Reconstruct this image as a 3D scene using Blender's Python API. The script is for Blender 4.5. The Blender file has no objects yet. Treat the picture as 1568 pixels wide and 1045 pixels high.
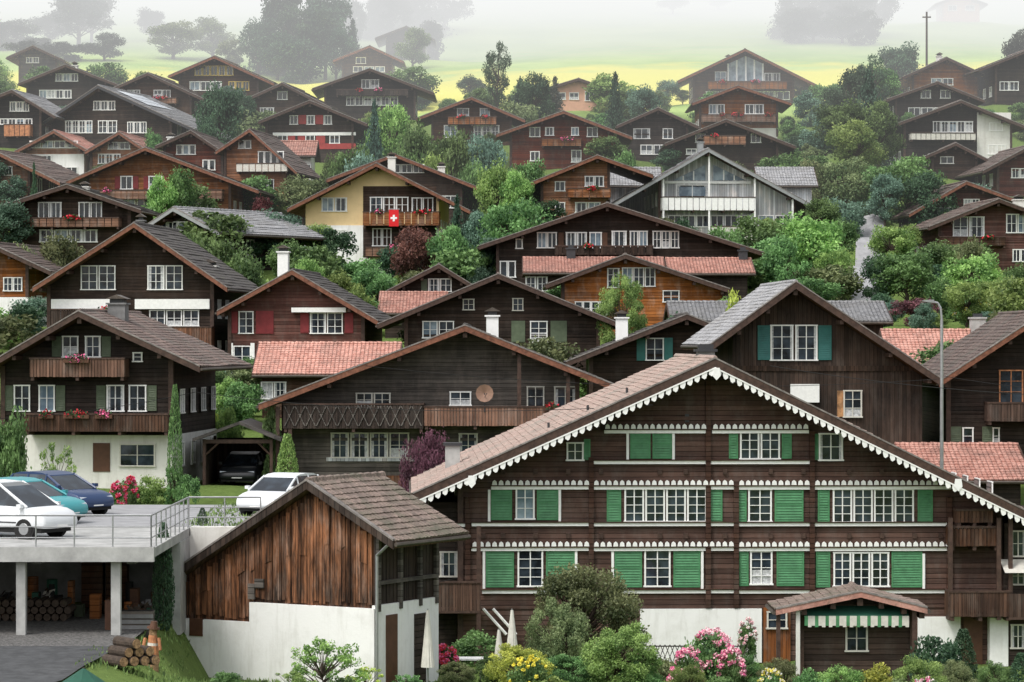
import bpy, math, random
import numpy as np
from mathutils import Vector, Matrix
random.seed(7); rng=np.random.default_rng(7)
F=4500.0; CX=784.0; CY=522.0
scene=bpy.context.scene
def link(o,parent=None):
    scene.collection.objects.link(o)
    if parent: o.parent=parent
    return o
# ------------------------------------------------------------ materials
M={}
def newmat(name):
    m=bpy.data.materials.new(name); m.use_nodes=True; M[name]=m
    nt=m.node_tree; b=nt.nodes['Principled BSDF']
    return m,nt,b
def nd(nt,typ,ins=None,**kw):
    n=nt.nodes.new(typ)
    for k,v in kw.items(): setattr(n,k,v)
    if ins:
        for k,v in ins.items():
            if isinstance(v,bpy.types.NodeSocket): nt.links.new(v,n.inputs[k])
            else: n.inputs[k].default_value=v
    return n
def math_(nt,op,a,b=0.0,c=0.0):
    return nd(nt,'ShaderNodeMath',{0:a,1:b,2:c},operation=op).outputs[0]
def mixc(nt,f,a,b,blend='MIX'):
    n=nt.nodes.new('ShaderNodeMix'); n.data_type='RGBA'; n.blend_type=blend
    for k,v in ((0,f),(6,a),(7,b)):
        if isinstance(v,bpy.types.NodeSocket): nt.links.new(v,n.inputs[k])
        else: n.inputs[k].default_value=(v if k==0 else (*v,1))
    return n.outputs[2]
def ramp(nt,f,p0,p1,c0=(0,0,0),c1=(1,1,1)):
    n=nt.nodes.new('ShaderNodeValToRGB'); nt.links.new(f,n.inputs[0])
    n.color_ramp.elements[0].position=p0; n.color_ramp.elements[1].position=p1
    n.color_ramp.elements[0].color=(*c0,1); n.color_ramp.elements[1].color=(*c1,1)
    return n.outputs[0]
def wood(name,c1,c2,vert=False,pitch=.2,contrast=1.0,streak=0.):
    m,nt,b=newmat(name)
    tc=nd(nt,'ShaderNodeTexCoord').outputs['Object']
    sp=nd(nt,'ShaderNodeSeparateXYZ',{0:tc})
    if vert: a=math_(nt,'ADD',sp.outputs[0],sp.outputs[1]); sc=(14,14,.8)
    else: a=sp.outputs[2]; sc=(.9,.9,16)
    a=math_(nt,'DIVIDE',a,pitch)
    fr=math_(nt,'FRACT',a); idn=math_(nt,'FLOOR',a)
    wn=nd(nt,'ShaderNodeTexWhiteNoise',{'W':idn},noise_dimensions='1D').outputs['Value']
    mp=nd(nt,'ShaderNodeMapping',{'Vector':tc,'Scale':sc}).outputs[0]
    g=nd(nt,'ShaderNodeTexNoise',{'Vector':mp,'Scale':1.0,'Detail':5.0,'Roughness':.65}).outputs[0]
    big=nd(nt,'ShaderNodeTexNoise',{'Vector':tc,'Scale':.55,'Detail':4.0}).outputs[0]
    f=math_(nt,'ADD',math_(nt,'MULTIPLY',g,.6),math_(nt,'MULTIPLY',big,.6))
    col=mixc(nt,ramp(nt,f,.42,.78),c1,c2)
    # bleached, rain-washed patches
    mp3=nd(nt,'ShaderNodeMapping',{'Vector':tc,'Scale':(1.6,1.6,.6),'Location':(3,7,1)}).outputs[0]
    pt=nd(nt,'ShaderNodeTexNoise',{'Vector':mp3,'Scale':1.0,'Detail':6.0,'Roughness':.7}).outputs[0]
    lum=(c2[0]+c2[1]+c2[2])/3
    col=mixc(nt,math_(nt,'MULTIPLY',ramp(nt,pt,.48,.68),.42),col,(lum*1.6+.010,lum*1.34+.009,lum*1.16+.008))
    oi=nd(nt,'ShaderNodeObjectInfo').outputs['Random']
    if not streak: col=nd(nt,'ShaderNodeHueSaturation',{'Saturation':math_(nt,'ADD',math_(nt,'MULTIPLY',oi,.55),.75),'Color':col}).outputs[0]
    v=math_(nt,'ADD',math_(nt,'MULTIPLY',wn,.6*contrast),1-.33*contrast)
    if streak:
        mp2=nd(nt,'ShaderNodeMapping',{'Vector':tc,'Scale':(5.,5.,.45)}).outputs[0]
        s1=nd(nt,'ShaderNodeTexNoise',{'Vector':mp2,'Scale':1.3,'Detail':6.0,'Roughness':.75}).outputs[0]
        v=math_(nt,'MULTIPLY',v,ramp(nt,s1,.40,.62,(.20,.2,.21),(1.4,1.25,1.15)))
    oi2=math_(nt,'FRACT',math_(nt,'MULTIPLY',oi,7.31))
    v=math_(nt,'MULTIPLY',v,math_(nt,'ADD',math_(nt,'MULTIPLY',oi2,.6),.75))
    gap=ramp(nt,fr,.02,.13,(.2,.2,.2))
    v=math_(nt,'MULTIPLY',v,gap)
    col=nd(nt,'ShaderNodeVectorMath',{0:col,1:v},operation='MULTIPLY').outputs[0]
    nt.links.new(col,b.inputs['Base Color']); b.inputs['Roughness'].default_value=.75
    b.inputs['Specular IOR Level'].default_value=.2
    h=math_(nt,'ADD',gap,math_(nt,'MULTIPLY',g,.5))
    bp=nd(nt,'ShaderNodeBump',{'Height':h,'Strength':.6,'Distance':.03})
    nt.links.new(bp.outputs[0],b.inputs['Normal'])
def tile(name,c1,c2,c3,pu=.24,pv=.27):
    m,nt,b=newmat(name)
    tc=nd(nt,'ShaderNodeTexCoord').outputs['Object']
    sp=nd(nt,'ShaderNodeSeparateXYZ',{0:tc})
    u=math_(nt,'DIVIDE',sp.outputs[1],pu); v=math_(nt,'DIVIDE',sp.outputs[0],pv)
    cv=nd(nt,'ShaderNodeCombineXYZ',{0:math_(nt,'FLOOR',u),1:math_(nt,'FLOOR',v)}).outputs[0]
    wn=nd(nt,'ShaderNodeTexWhiteNoise',{'Vector':cv}).outputs['Value']
    n1=nd(nt,'ShaderNodeTexNoise',{'Vector':tc,'Scale':.7,'Detail':6.0,'Roughness':.7}).outputs[0]
    n2=nd(nt,'ShaderNodeTexNoise',{'Vector':tc,'Scale':9.0,'Detail':3.0}).outputs[0]
    n3=nd(nt,'ShaderNodeTexNoise',{'Vector':tc,'Scale':3.5,'Detail':7.0,'Roughness':.8}).outputs[0]
    col=mixc(nt,wn,c1,c2)
    col=mixc(nt,ramp(nt,n1,.47,.66),col,c3)
    col=mixc(nt,math_(nt,'MULTIPLY',ramp(nt,n3,.56,.66),.55),col,(.085,.085,.055))
    fu=math_(nt,'FRACT',u)
    k=ramp(nt,fu,.0,.16,(.5,.5,.5))
    oi=nd(nt,'ShaderNodeObjectInfo').outputs['Random']
    k=math_(nt,'MULTIPLY',k,math_(nt,'ADD',math_(nt,'MULTIPLY',oi,.4),.8))
    k=math_(nt,'MULTIPLY',k,math_(nt,'ADD',math_(nt,'MULTIPLY',n2,.7),.65))
    col=nd(nt,'ShaderNodeVectorMath',{0:col,1:k},operation='MULTIPLY').outputs[0]
    nt.links.new(col,b.inputs['Base Color']); b.inputs['Roughness'].default_value=.7
    b.inputs['Specular IOR Level'].default_value=.3
    hh=math_(nt,'SINE',math_(nt,'MULTIPLY',u,6.2832))
    bp=nd(nt,'ShaderNodeBump',{'Height':math_(nt,'ADD',hh,n2),'Strength':.5,'Distance':.04})
    nt.links.new(bp.outputs[0],b.inputs['Normal'])
def plain(name,c,rough=.7,var=.25,scale=2.0,metal=0.,spec=.35,bump=.1):
    m,nt,b=newmat(name)
    tc=nd(nt,'ShaderNodeTexCoord').outputs['Object']
    n=nd(nt,'ShaderNodeTexNoise',{'Vector':tc,'Scale':scale,'Detail':6.0,'Roughness':.65}).outputs[0]
    c2=tuple(x*(1-var*1.6) for x in c); c1=tuple(min(.95,x*(1+var*.5)) for x in c)
    col=mixc(nt,ramp(nt,n,.35,.65),c2,c1)
    nt.links.new(col,b.inputs['Base Color']); b.inputs['Roughness'].default_value=rough
    b.inputs['Metallic'].default_value=metal; b.inputs['Specular IOR Level'].default_value=spec
    if bump:
        bp=nd(nt,'ShaderNodeBump',{'Height':n,'Strength':bump,'Distance':.05})
        nt.links.new(bp.outputs[0],b.inputs['Normal'])
def stucco(name,c,dirt):
    m,nt,b=newmat(name)
    tc=nd(nt,'ShaderNodeTexCoord').outputs['Object']
    mp=nd(nt,'ShaderNodeMapping',{'Vector':tc,'Scale':(3,3,.35)}).outputs[0]
    n=nd(nt,'ShaderNodeTexNoise',{'Vector':mp,'Scale':1.,'Detail':7.0,'Roughness':.7}).outputs[0]
    n2=nd(nt,'ShaderNodeTexNoise',{'Vector':tc,'Scale':.8,'Detail':6.0,'Roughness':.7}).outputs[0]
    col=mixc(nt,math_(nt,'MULTIPLY',ramp(nt,n,.5,.75),.55),c,dirt)
    col=mixc(nt,math_(nt,'MULTIPLY',ramp(nt,n2,.5,.7),.4),col,dirt)
    nt.links.new(col,b.inputs['Base Color']); b.inputs['Roughness'].default_value=.9; b.inputs['Specular IOR Level'].default_value=.2
    bp=nd(nt,'ShaderNodeBump',{'Height':n2,'Strength':.4,'Distance':.06}); nt.links.new(bp.outputs[0],b.inputs['Normal'])
def leafm(name,dark,light,trans=.3,mul=1.5):
    m,nt,b=newmat(name)
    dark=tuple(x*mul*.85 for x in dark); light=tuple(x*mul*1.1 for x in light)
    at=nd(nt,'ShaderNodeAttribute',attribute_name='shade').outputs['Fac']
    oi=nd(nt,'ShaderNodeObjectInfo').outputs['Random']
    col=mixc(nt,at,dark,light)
    hs=nd(nt,'ShaderNodeHueSaturation',{'Hue':math_(nt,'ADD',math_(nt,'MULTIPLY',oi,.05),.47),'Saturation':.92,
       'Value':math_(nt,'ADD',math_(nt,'MULTIPLY',oi,.6),.7),'Color':col}).outputs[0]
    nt.links.new(hs,b.inputs['Base Color']); b.inputs['Roughness'].default_value=.55
    b.inputs['Specular IOR Level'].default_value=.3
    t=nd(nt,'ShaderNodeBsdfTranslucent',{'Color':hs})
    mx=nd(nt,'ShaderNodeMixShader',{0:trans,1:b.outputs[0],2:t.outputs[0]})
    nt.links.new(mx.outputs[0],nt.nodes['Material Output'].inputs[0])
wood('w_dark',(.013,.010,.009),(.055,.038,.030))
wood('w_brown',(.030,.017,.012),(.088,.050,.034))
wood('w_main',(.038,.020,.015),(.105,.055,.040))
wood('w_red',(.055,.019,.014),(.13,.048,.035))
wood('w_orange',(.11,.046,.024),(.32,.15,.08))
wood('w_gray',(.036,.032,.030),(.13,.115,.103))
wood('w_lgray',(.32,.33,.34),(.50,.52,.54),vert=True)
wood('v_dark',(.013,.010,.009),(.062,.040,.030),vert=True)
wood('v_barn',(.028,.019,.015),(.30,.125,.058),vert=True,pitch=.24,contrast=1.3,streak=1.)
wood('v_orange',(.09,.038,.022),(.28,.12,.06),vert=True,pitch=.15)
wood('v_brown',(.035,.020,.015),(.12,.065,.043),vert=True,pitch=.15)
wood('soffit',(.05,.028,.019),(.13,.075,.05),vert=True,pitch=.18)
plain('verge',(.075,.043,.032),.6,.3,5)
plain('verge_o',(.21,.085,.05),.6,.3,5)
plain('flash',(.24,.215,.20),.6,.3,4)
tile('t_red',(.40,.19,.15),(.54,.30,.245),(.30,.17,.14),pu=.22)
tile('t_brown',(.095,.070,.065),(.20,.145,.125),(.13,.115,.10))
tile('t_main',(.26,.19,.165),(.40,.295,.255),(.25,.22,.19),pu=.22)
tile('t_barn',(.17,.13,.11),(.28,.21,.18),(.14,.13,.095),pu=.2)
tile('t_gray',(.22,.22,.23),(.32,.32,.33),(.21,.205,.20))
tile('t_dark',(.048,.043,.042),(.10,.088,.085),(.085,.078,.066))
stucco('plaster',(.82,.82,.81),(.52,.51,.47))
stucco('plaster_w',(.70,.69,.65),(.42,.40,.35))
plain('cream',(.80,.60,.33),.85,.06,1.2)
plain('salmon',(.68,.38,.27),.85,.1,1.2)
plain('bluewall',(.08,.16,.42),.6,.1,1.2)
plain('redpaint',(.36,.04,.035),.6,.15,2)
plain('white',(.86,.86,.84),.5,.06,6,bump=0)
plain('offwhite',(.62,.60,.54),.6,.1,6,bump=0)
plain('curtain',(.55,.56,.57),.8,.3,7,bump=.2)
plain('green',(.075,.245,.11),.5,.16,3)
plain('teal',(.035,.16,.145),.5,.12,3)
plain('gray_green',(.10,.13,.08),.6,.15,3)
plain('shut_red',(.20,.025,.028),.6,.15,3)
plain('shut_brown',(.10,.045,.025),.6,.15,3)
plain('concrete',(.42,.42,.41),.85,.2,1.2,bump=.3)
plain('concrete_d',(.20,.20,.20),.85,.25,1.2,bump=.3)
plain('asphalt',(.075,.077,.080),.9,.25,3,bump=.3)
plain('paving',(.32,.32,.33),.9,.15,1.5,bump=.2)
plain('gravel',(.17,.165,.16),.95,.5,14,bump=.8)
plain('metal',(.40,.41,.42),.4,.1,4,metal=.7,bump=0)
plain('metal_d',(.06,.06,.065),.5,.1,4,metal=.4,bump=0)
plain('copper',(.12,.10,.085),.5,.2,4,metal=.5)
plain('rubber',(.015,.015,.015),.8,.1,4,bump=0)
plain('car_white',(.70,.72,.74),.38,.03,1,spec=.5,bump=0)
plain('car_teal',(.04,.30,.33),.38,.03,1,spec=.5,bump=0)
plain('car_blue',(.02,.045,.12),.35,.03,1,spec=.5,bump=0)
plain('car_black',(.015,.017,.02),.3,.02,1,spec=.5,bump=0)
plain('redlight',(.5,.01,.01),.3,.02,1,bump=0)
plain('fl_red',(.66,.03,.05),.6,.3,8,bump=0)
plain('fl_pink',(.82,.16,.34),.6,.3,8,bump=0)
plain('fl_lpink',(.88,.50,.55),.6,.2,8,bump=0)
plain('fl_white',(.75,.75,.68),.6,.2,8,bump=0)
plain('fl_yellow',(.80,.70,.08),.6,.2,8,bump=0)
plain('flag_red',(.66,.015,.02),.7,.05,2,bump=0)
plain('dish',(.30,.18,.13),.6,.1,2,bump=0)
plain('canvas',(.70,.68,.62),.8,.1,3)
plain('canvas_g',(.02,.09,.06),.7,.1,3)
plain('skylite',(.55,.60,.66),.25,.1,2,bump=0)
plain('bark',(.075,.055,.042),.9,.3,8,bump=.6)
plain('woodpile',(.36,.22,.12),.9,.4,12,bump=.6)
plain('orange_p',(.48,.20,.09),.6,.3,5)
plain('yellow_p',(.60,.44,.12),.6,.1,5)
plain('lit_pane_paint',(.50,.26,.12),.5,.4,3,bump=0)  # warm lamplight painted into the pane colour; nothing glows behind it
def glass(name,c,var):
    m,nt,b=newmat(name)
    tc=nd(nt,'ShaderNodeTexCoord').outputs['Object']
    n=nd(nt,'ShaderNodeTexNoise',{'Vector':tc,'Scale':1.3,'Detail':3.0}).outputs[0]
    col=mixc(nt,ramp(nt,n,.4,.65),c,var)  # bluish noise in the pane colour stands in for sky reflections
    nt.links.new(col,b.inputs['Base Color']); b.inputs['Roughness'].default_value=.07
    b.inputs['Specular IOR Level'].default_value=.7
glass('glass',(.010,.013,.018),(.045,.062,.082))
glass('glass_b',(.10,.15,.20),(.30,.38,.44))
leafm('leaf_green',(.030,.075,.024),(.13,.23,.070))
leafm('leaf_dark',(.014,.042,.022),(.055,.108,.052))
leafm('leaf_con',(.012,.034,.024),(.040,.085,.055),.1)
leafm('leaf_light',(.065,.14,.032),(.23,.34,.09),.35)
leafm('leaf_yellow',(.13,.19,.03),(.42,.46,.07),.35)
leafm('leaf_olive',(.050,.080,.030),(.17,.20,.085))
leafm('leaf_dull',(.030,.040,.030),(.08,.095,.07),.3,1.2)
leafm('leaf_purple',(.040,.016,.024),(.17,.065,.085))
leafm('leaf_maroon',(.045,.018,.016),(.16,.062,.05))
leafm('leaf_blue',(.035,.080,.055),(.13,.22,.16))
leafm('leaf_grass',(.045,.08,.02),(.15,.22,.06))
# ------------------------------------------------------------ mesh builder
class MB:
    def __init__(s): s.v=[]; s.f=[]; s.m=[]; s.mats=[]
    def mi(s,n):
        if n not in s.mats: s.mats.append(n)
        return s.mats.index(n)
    def poly(s,pts,m):
        b=len(s.v); s.v.extend(pts); s.f.append(tuple(range(b,b+len(pts)))); s.m.append(s.mi(m))
    def box(s,x0,x1,y0,y1,z0,z1,m):
        if x1<x0:x0,x1=x1,x0
        if y1<y0:y0,y1=y1,y0
        if z1<z0:z0,z1=z1,z0
        b=len(s.v); s.v.extend([(x0,y0,z0),(x1,y0,z0),(x1,y1,z0),(x0,y1,z0),(x0,y0,z1),(x1,y0,z1),(x1,y1,z1),(x0,y1,z1)])
        k=s.mi(m)
        for q in ((0,1,5,4),(1,2,6,5),(2,3,7,6),(3,0,4,7),(4,5,6,7),(3,2,1,0)):
            s.f.append(tuple(b+i for i in q)); s.m.append(k)
    def prism(s,prof,y0,y1,m):
        n=len(prof); b=len(s.v); k=s.mi(m)
        s.v.extend([(x,y0,z) for x,z in prof]); s.v.extend([(x,y1,z) for x,z in prof])
        s.f.append(tuple(b+i for i in range(n))); s.m.append(k)
        s.f.append(tuple(b+n+i for i in reversed(range(n)))); s.m.append(k)
        for i in range(n):
            j=(i+1)%n; s.f.append((b+j,b+i,b+n+i,b+n+j)); s.m.append(k)
    def cyl(s,p0,p1,r0,r1,m,n=8):
        p0=Vector(p0);p1=Vector(p1); d=(p1-p0).normalized()
        u=d.orthogonal().normalized(); w=d.cross(u); b=len(s.v); k=s.mi(m)
        for p,r in ((p0,r0),(p1,r1)):
            for i in range(n):
                a=2*math.pi*i/n; s.v.append(tuple(p+u*math.cos(a)*r+w*math.sin(a)*r))
        for i in range(n):
            j=(i+1)%n; s.f.append((b+i,b+j,b+n+j,b+n+i)); s.m.append(k)
        s.f.append(tuple(b+n+i for i in range(n))); s.m.append(k)
        s.f.append(tuple(b+i for i in reversed(range(n)))); s.m.append(k)
    def tufts(s,c,r,n,mats,size=.07):
        for _ in range(n):
            d=Vector((random.gauss(0,1),random.gauss(0,1),random.gauss(0,1))); d.normalize()
            p=Vector(c)+Vector((d.x*r[0],d.y*r[1],d.z*r[2]))*random.random()**.4
            u=Vector((random.gauss(0,1),random.gauss(0,1),random.gauss(0,1))).normalized(); w=u.orthogonal().normalized()
            q=size*random.uniform(.6,1.3)
            s.poly([tuple(p+u*q),tuple(p+w*q),tuple(p-u*q),tuple(p-w*q)],random.choice(mats))
    def build(s,name,parent=None,loc=(0,0,0),rot=0,smooth=False):
        if not s.f: return None
        me=bpy.data.meshes.new(name); me.from_pydata(s.v,[],s.f)
        for n in s.mats: me.materials.append(M[n])
        me.polygons.foreach_set('material_index',s.m)
        if smooth: me.polygons.foreach_set('use_smooth',[True]*len(s.f))
        me.update()
        o=bpy.data.objects.new(name,me); o.location=loc; o.rotation_euler[2]=rot
        return link(o,parent)
def empty(name,loc=(0,0,0),rot=0):
    e=bpy.data.objects.new(name,None); e.location=loc; e.rotation_euler[2]=rot; e.empty_display_size=.5
    return link(e)
# ------------------------------------------------------------ building parts
def window(mb,x0,x1,z0,z1,y=0.,fr='white',near=False,cur=None,sgn=-1,nx=None,nz=None,axis='x'):
    """window on the plane y; sgn=-1: faces -y"""
    def bx(a,b,c,d,e,f,m):
        if axis=='x': mb.box(a,b,y+sgn*c,y+sgn*d,e,f,m)
        else: mb.box(y+sgn*c,y+sgn*d,a,b,e,f,m)
    w=x1-x0; h=z1-z0; t=.05 if near else .065
    bx(x0,x1,.0,.012,z0,z1,'glass')
    c=random.random() if cur is None else cur
    if c<.20:
        k=w*random.uniform(.12,.22)
        bx(x0,x0+k,.012,.02,z0,z1,'curtain'); bx(x1-k,x1,.012,.02,z0,z1,'curtain')
    elif c<.34: bx(x0,x1,.012,.02,z0,z0+h*random.uniform(.3,.5),'curtain')
    elif c<.38: bx(x0,x1,.012,.02,z0,z1,'curtain')
    elif c<.48: bx(x0,x1,.012,.02,z0,z1,'glass_b')
    bx(x0-t*.3,x0+t,.02,.075,z0,z1,fr); bx(x1-t,x1+t*.3,.02,.075,z0,z1,fr)
    bx(x0-t*.6,x1+t*.6,.021,.082,z1-t*.6,z1+t*.6,fr); bx(x0-t,x1+t,.021,.11,z0-t*.8,z0+t*.4,fr)
    if nx is None: nx=2 if w>.55 else 1
    if nz is None: nz=(3 if h>1.2 else 2) if near else (2 if h>1.15 else 1)
    for i in range(1,nx): 
        xx=x0+w*i/nx; q=t*.42; bx(xx-q,xx+q,.022,.066,z0,z1,fr)
    for i in range(1,nz):
        zz=z0+h*i/nz; q=t*.24; bx(x0,x1,.023,.06,zz-q,zz+q,fr)
def shutter(mb,x0,x1,z0,z1,m,y=0.,near=False):
    if near:
        mb.box(x0,x1,y-.03,y-.005,z0,z1,m)
        t=.055
        mb.box(x0,x0+t,y-.065,y-.03,z0,z1,m); mb.box(x1-t,x1,y-.065,y-.03,z0,z1,m)
        for zz in (z0,z1-t,(z0+z1)/2-t/2): mb.box(x0+t,x1-t,y-.063,y-.03,zz,zz+t,m)
        n=int((z1-z0)/.10)
        for i in range(n):
            za=z0+(z1-z0)*i/n
            mb.poly([(x0+t,y-.062,za),(x1-t,y-.062,za),(x1-t,y-.031,za+.085),(x0+t,y-.031,za+.085)],m)
    else:
        mb.box(x0,x1,y-.05,y-.005,z0,z1,m)
        mb.box(x0+.03,x1-.03,y-.065,y-.05,z0+.05,z0+.13,m); mb.box(x0+.03,x1-.03,y-.065,y-.05,z1-.13,z1-.05,m)
def roof_slope(mb,A,E,y0,y1,mat,near):
    ax,az=A; ex,ez=E; L=math.hypot(ex-ax,ez-az); dx,dz=(ex-ax)/L,(ez-az)/L
    nx,nz=-dz,dx
    if nz<0: nx,nz=-nx,-nz
    n=max(3,int(L/(.29 if near else .34)))
    ns=int((y1-y0)/.11) if near else max(1,int((y1-y0)/2.0))
    ys=np.linspace(y0,y1,ns+1); k=mb.mi(mat)
    for i in range(n):
        s0=L*i/n; s1=L*(i+1)/n+.03; b=len(mb.v)
        for j,yy in enumerate(ys):
            h=(.022 if j%2 else 0.)+random.uniform(-.008,.008) if near else random.uniform(-.02,.02)
            if near: h+=.025*math.sin(yy*.8+i*.13)*math.sin(i*.35+1)
            sj=random.uniform(-.018,.018) if near else 0
            for s_,l in ((s0,0.),(s1+sj,.035),(s1+sj,-.03)):
                l2=l+h if l>=0 else l
                mb.v.append((ax+dx*s_+nx*(l2+.03),float(yy),az+dz*s_+nz*(l2+.03)))
        for j in range(ns):
            q=b+3*j; mb.f.append((q,q+1,q+4,q+3)); mb.m.append(k); mb.f.append((q+1,q+2,q+5,q+4)); mb.m.append(k)
class House: pass
FOOT=[]; CTRL=[]
def chalet(name,d,base,xl,xr,A,Lp,Rp,depth=10,yaw=0,wall='w_dark',lower=None,roof='t_brown',verge='verge',
           wins=(),shut=(),balc=(),pan=(),chim=(),fo=1.1,fr='white',fl=None,beams=True,sidewin=True,t=.2,bo=.8,ocol=None):
    h=House(); yw=math.radians(yaw); c=math.cos(yw); sn=math.sin(yw)
    pcx=(xl+xr)/2; ox=(pcx-CX)/F*d; oz=(CY-base)/F*d
    near=d<150; mid=d<205
    def P(px,py,off=0.):
        yl=-off; k=(px-CX)/F
        x=(k*(d+yl*c)-ox+yl*sn)/(c-k*sn); Y=d+x*sn+yl*c
        return x,(CY-py)/F*Y-oz
    h.P=P; h.d=d
    e=empty(name,(ox,d,oz),yw); h.e=e
    a=P(*A,fo); l=P(*Lp,fo); r=P(*Rp,fo)
    def rz(x):
        if x<a[0]: return a[1]+(l[1]-a[1])*(a[0]-x)/(a[0]-l[0])
        return a[1]+(r[1]-a[1])*(x-a[0])/(r[0]-a[0])
    h.rz=rz; h.a=a
    x0=P(xl,base)[0]; x1=P(xr,base)[0]; h.x0=x0;h.x1=x1
    tv=t*1.12+.02
    w=MB()
    w.prism([(x0,-3.),(x1,-3.),(x1,rz(x1)-tv),(a[0],a[1]-tv),(x0,rz(x0)-tv)],0,depth,wall)
    if lower:
        zl=P(pcx,lower[0])[1]; w.box(x0-.06,x1+.06,-.06,depth+.06,-3.2,zl,lower[1])
    if wall[0]=='w':
        for xx in (x0,x1): w.box(xx-.11,xx+.11,-.1,.12,.2 if not lower else zl+.003,rz(xx)-tv-.01,'verge')
        # floor beams / log ends that break up the facade
        zz=2.35 if not lower else zl
        while zz<a[1]-1.2 and wall!='w_lgray':
            xa_=x0+.12; xb_=x1-.12
            if zz>rz(x0)-tv: xa_=a[0]-(a[0]-l[0])*(a[1]-tv-.15-zz)/(a[1]-l[1])+.1
            if zz>rz(x1)-tv: xb_=a[0]+(r[0]-a[0])*(a[1]-tv-.15-zz)/(a[1]-r[1])-.1
            if xb_>xa_+.5: w.box(xa_,xb_,-.045,-.001,zz-.07,zz+.07,wall)
            zz+=2.45
    w.build('walls',e)
    for p in pan:
        pa=P(p[0],p[2]); pb=P(p[1],p[3]); pr=p[5] if len(p)>5 else .05
        q=MB(); q.box(pa[0],pb[0],-pr,.0-.001,pa[1],pb[1],p[4]); q.build('wall_panel',e)
    rf=MB(); y0=-fo; y1=depth+bo
    for E in (l,r):
        roof_slope(rf,a,E,y0,y1,roof,near)
        rf.prism([(a[0],a[1]),E,(E[0],E[1]-t*1.1),(a[0],a[1]-t*1.1)],y0+.03,y1-.03,'soffit')
        rf.prism([(a[0],a[1]+.02),(E[0],E[1]+.02),(E[0],E[1]-t*1.25),(a[0],a[1]-t*1.25)],y0-.035,y0+.02,verge)
        rf.prism([(a[0],a[1]+.085),(E[0],E[1]+.085),(E[0],E[1]+.022),(a[0],a[1]+.022)],y0-.06,y0+.10,'flash')
        sg=1 if E[0]>a[0] else -1
        rf.cyl((E[0]+sg*.07,y0,E[1]-.1),(E[0]+sg*.07,y1,E[1]-.1),.07,.07,'copper',6)
        if beams:
            for q in (.32,.66,.93):
                xx=a[0]+(E[0]-a[0])*q
                if x0-.3<xx<x1+.3 or q<.9:
                    zz=rz(xx)-tv
                    rf.box(xx-.09,xx+.09,y0+.15,.0,zz-.22,zz-.03,'verge')
    if beams: rf.box(a[0]-.1,a[0]+.1,y0+.15,0,a[1]-tv-.3,a[1]-tv-.05,'verge')
    yy=y0
    while yy<y1-.1:
        rf.cyl((a[0],yy,a[1]+.02),(a[0],min(y1,yy+.5),a[1]+.04),.11,.13,roof,6); yy+=.45
    rf.build('roof',e)
    wb=MB()
    for q in wins:
        n=q[4] if len(q)>4 else 1
        px0,px1=q[0],q[1]; st=(px1-px0)/n; g=min(3.0,st*.1) if n>1 else 0
        for i in range(n):
            p0=P(px0+i*st+g/2,q[2]); p1=P(px0+(i+1)*st-g/2,q[3])
            window(wb,p0[0],p1[0],p1[1],p0[1],-.062 if (lower and q[2]>lower[0]) else 0.,q[5] if len(q)>5 else fr,near or mid,nz=q[6] if len(q)>6 else None,cur=q[7] if len(q)>7 else None)
    if sidewin:
        hh=rz(x0)-.6
        for zz in np.arange(1.0,max(1.1,hh-1.0),2.5):
            for yy in np.arange(1.6,depth-1.4,2.6):
                window(wb,yy,yy+.95,zz,zz+1.1,x0-(.07 if lower else 0),fr,near,sgn=-1,axis='y')
                window(wb,yy,yy+.95,zz,zz+1.1,x1+(.07 if lower else 0),fr,near,sgn=1,axis='y')
    wb.build('windows',e)
    sb=MB()
    for q in shut:
        p0=P(q[0],q[2]);p1=P(q[1],q[3]); shutter(sb,p0[0],p1[0],p1[1],p0[1],q[4],0.,near)
    sb.build('shutters',e)
    for q in balc:
        dep=q[5] if len(q)>5 else 1.0; b=MB()
        p0=P(q[0],q[2],dep); p1=P(q[1],q[3],dep); X0,Z1=p0; X1,Z0=p1
        b.box(X0,X1,-dep,-.002,Z0,Z0+.12,'verge')
        def rail(xa,ya,xb,yb):
            L=math.hypot(xb-xa,yb-ya); n=int(L/.15) if mid else int(L/.5)
            n=max(n,1)
            for i in range(n):
                f0=(i+.06)/n; f1=(i+.94)/n
                ax_,ay_=xa+(xb-xa)*f0,ya+(yb-ya)*f0; bx_,by_=xa+(xb-xa)*f1,ya+(yb-ya)*f1
                jz=random.uniform(-.01,.01)
                if abs(xb-xa)>abs(yb-ya): b.box(ax_,bx_,ya-.02,ya+.02,Z0+.0+jz,Z1-.06,q[4])
                else: b.box(xa-.02,xa+.02,ay_,by_,Z0+jz,Z1-.06,q[4])
        rail(X0,-dep,X1,-dep); rail(X0,-dep+.02,X0,-.0); rail(X1,-dep+.02,X1,-.0)
        b.box(X0-.04,X1+.04,-dep-.05,-dep+.06,Z1-.06,Z1+.02,'verge'); 
        for xx in (X0,X1): b.box(xx-.035,xx+.035,-dep+.06,0,Z1-.059,Z1+.018,'verge')
        nb=max(2,int((X1-X0)/2.2))
        for i in range(nb+1):
            xx=X0+.1+(X1-X0-.2)*i/nb; b.box(xx-.07,xx+.07,-dep+.03,0,Z0-.17,Z0-.002,'verge')
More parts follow.
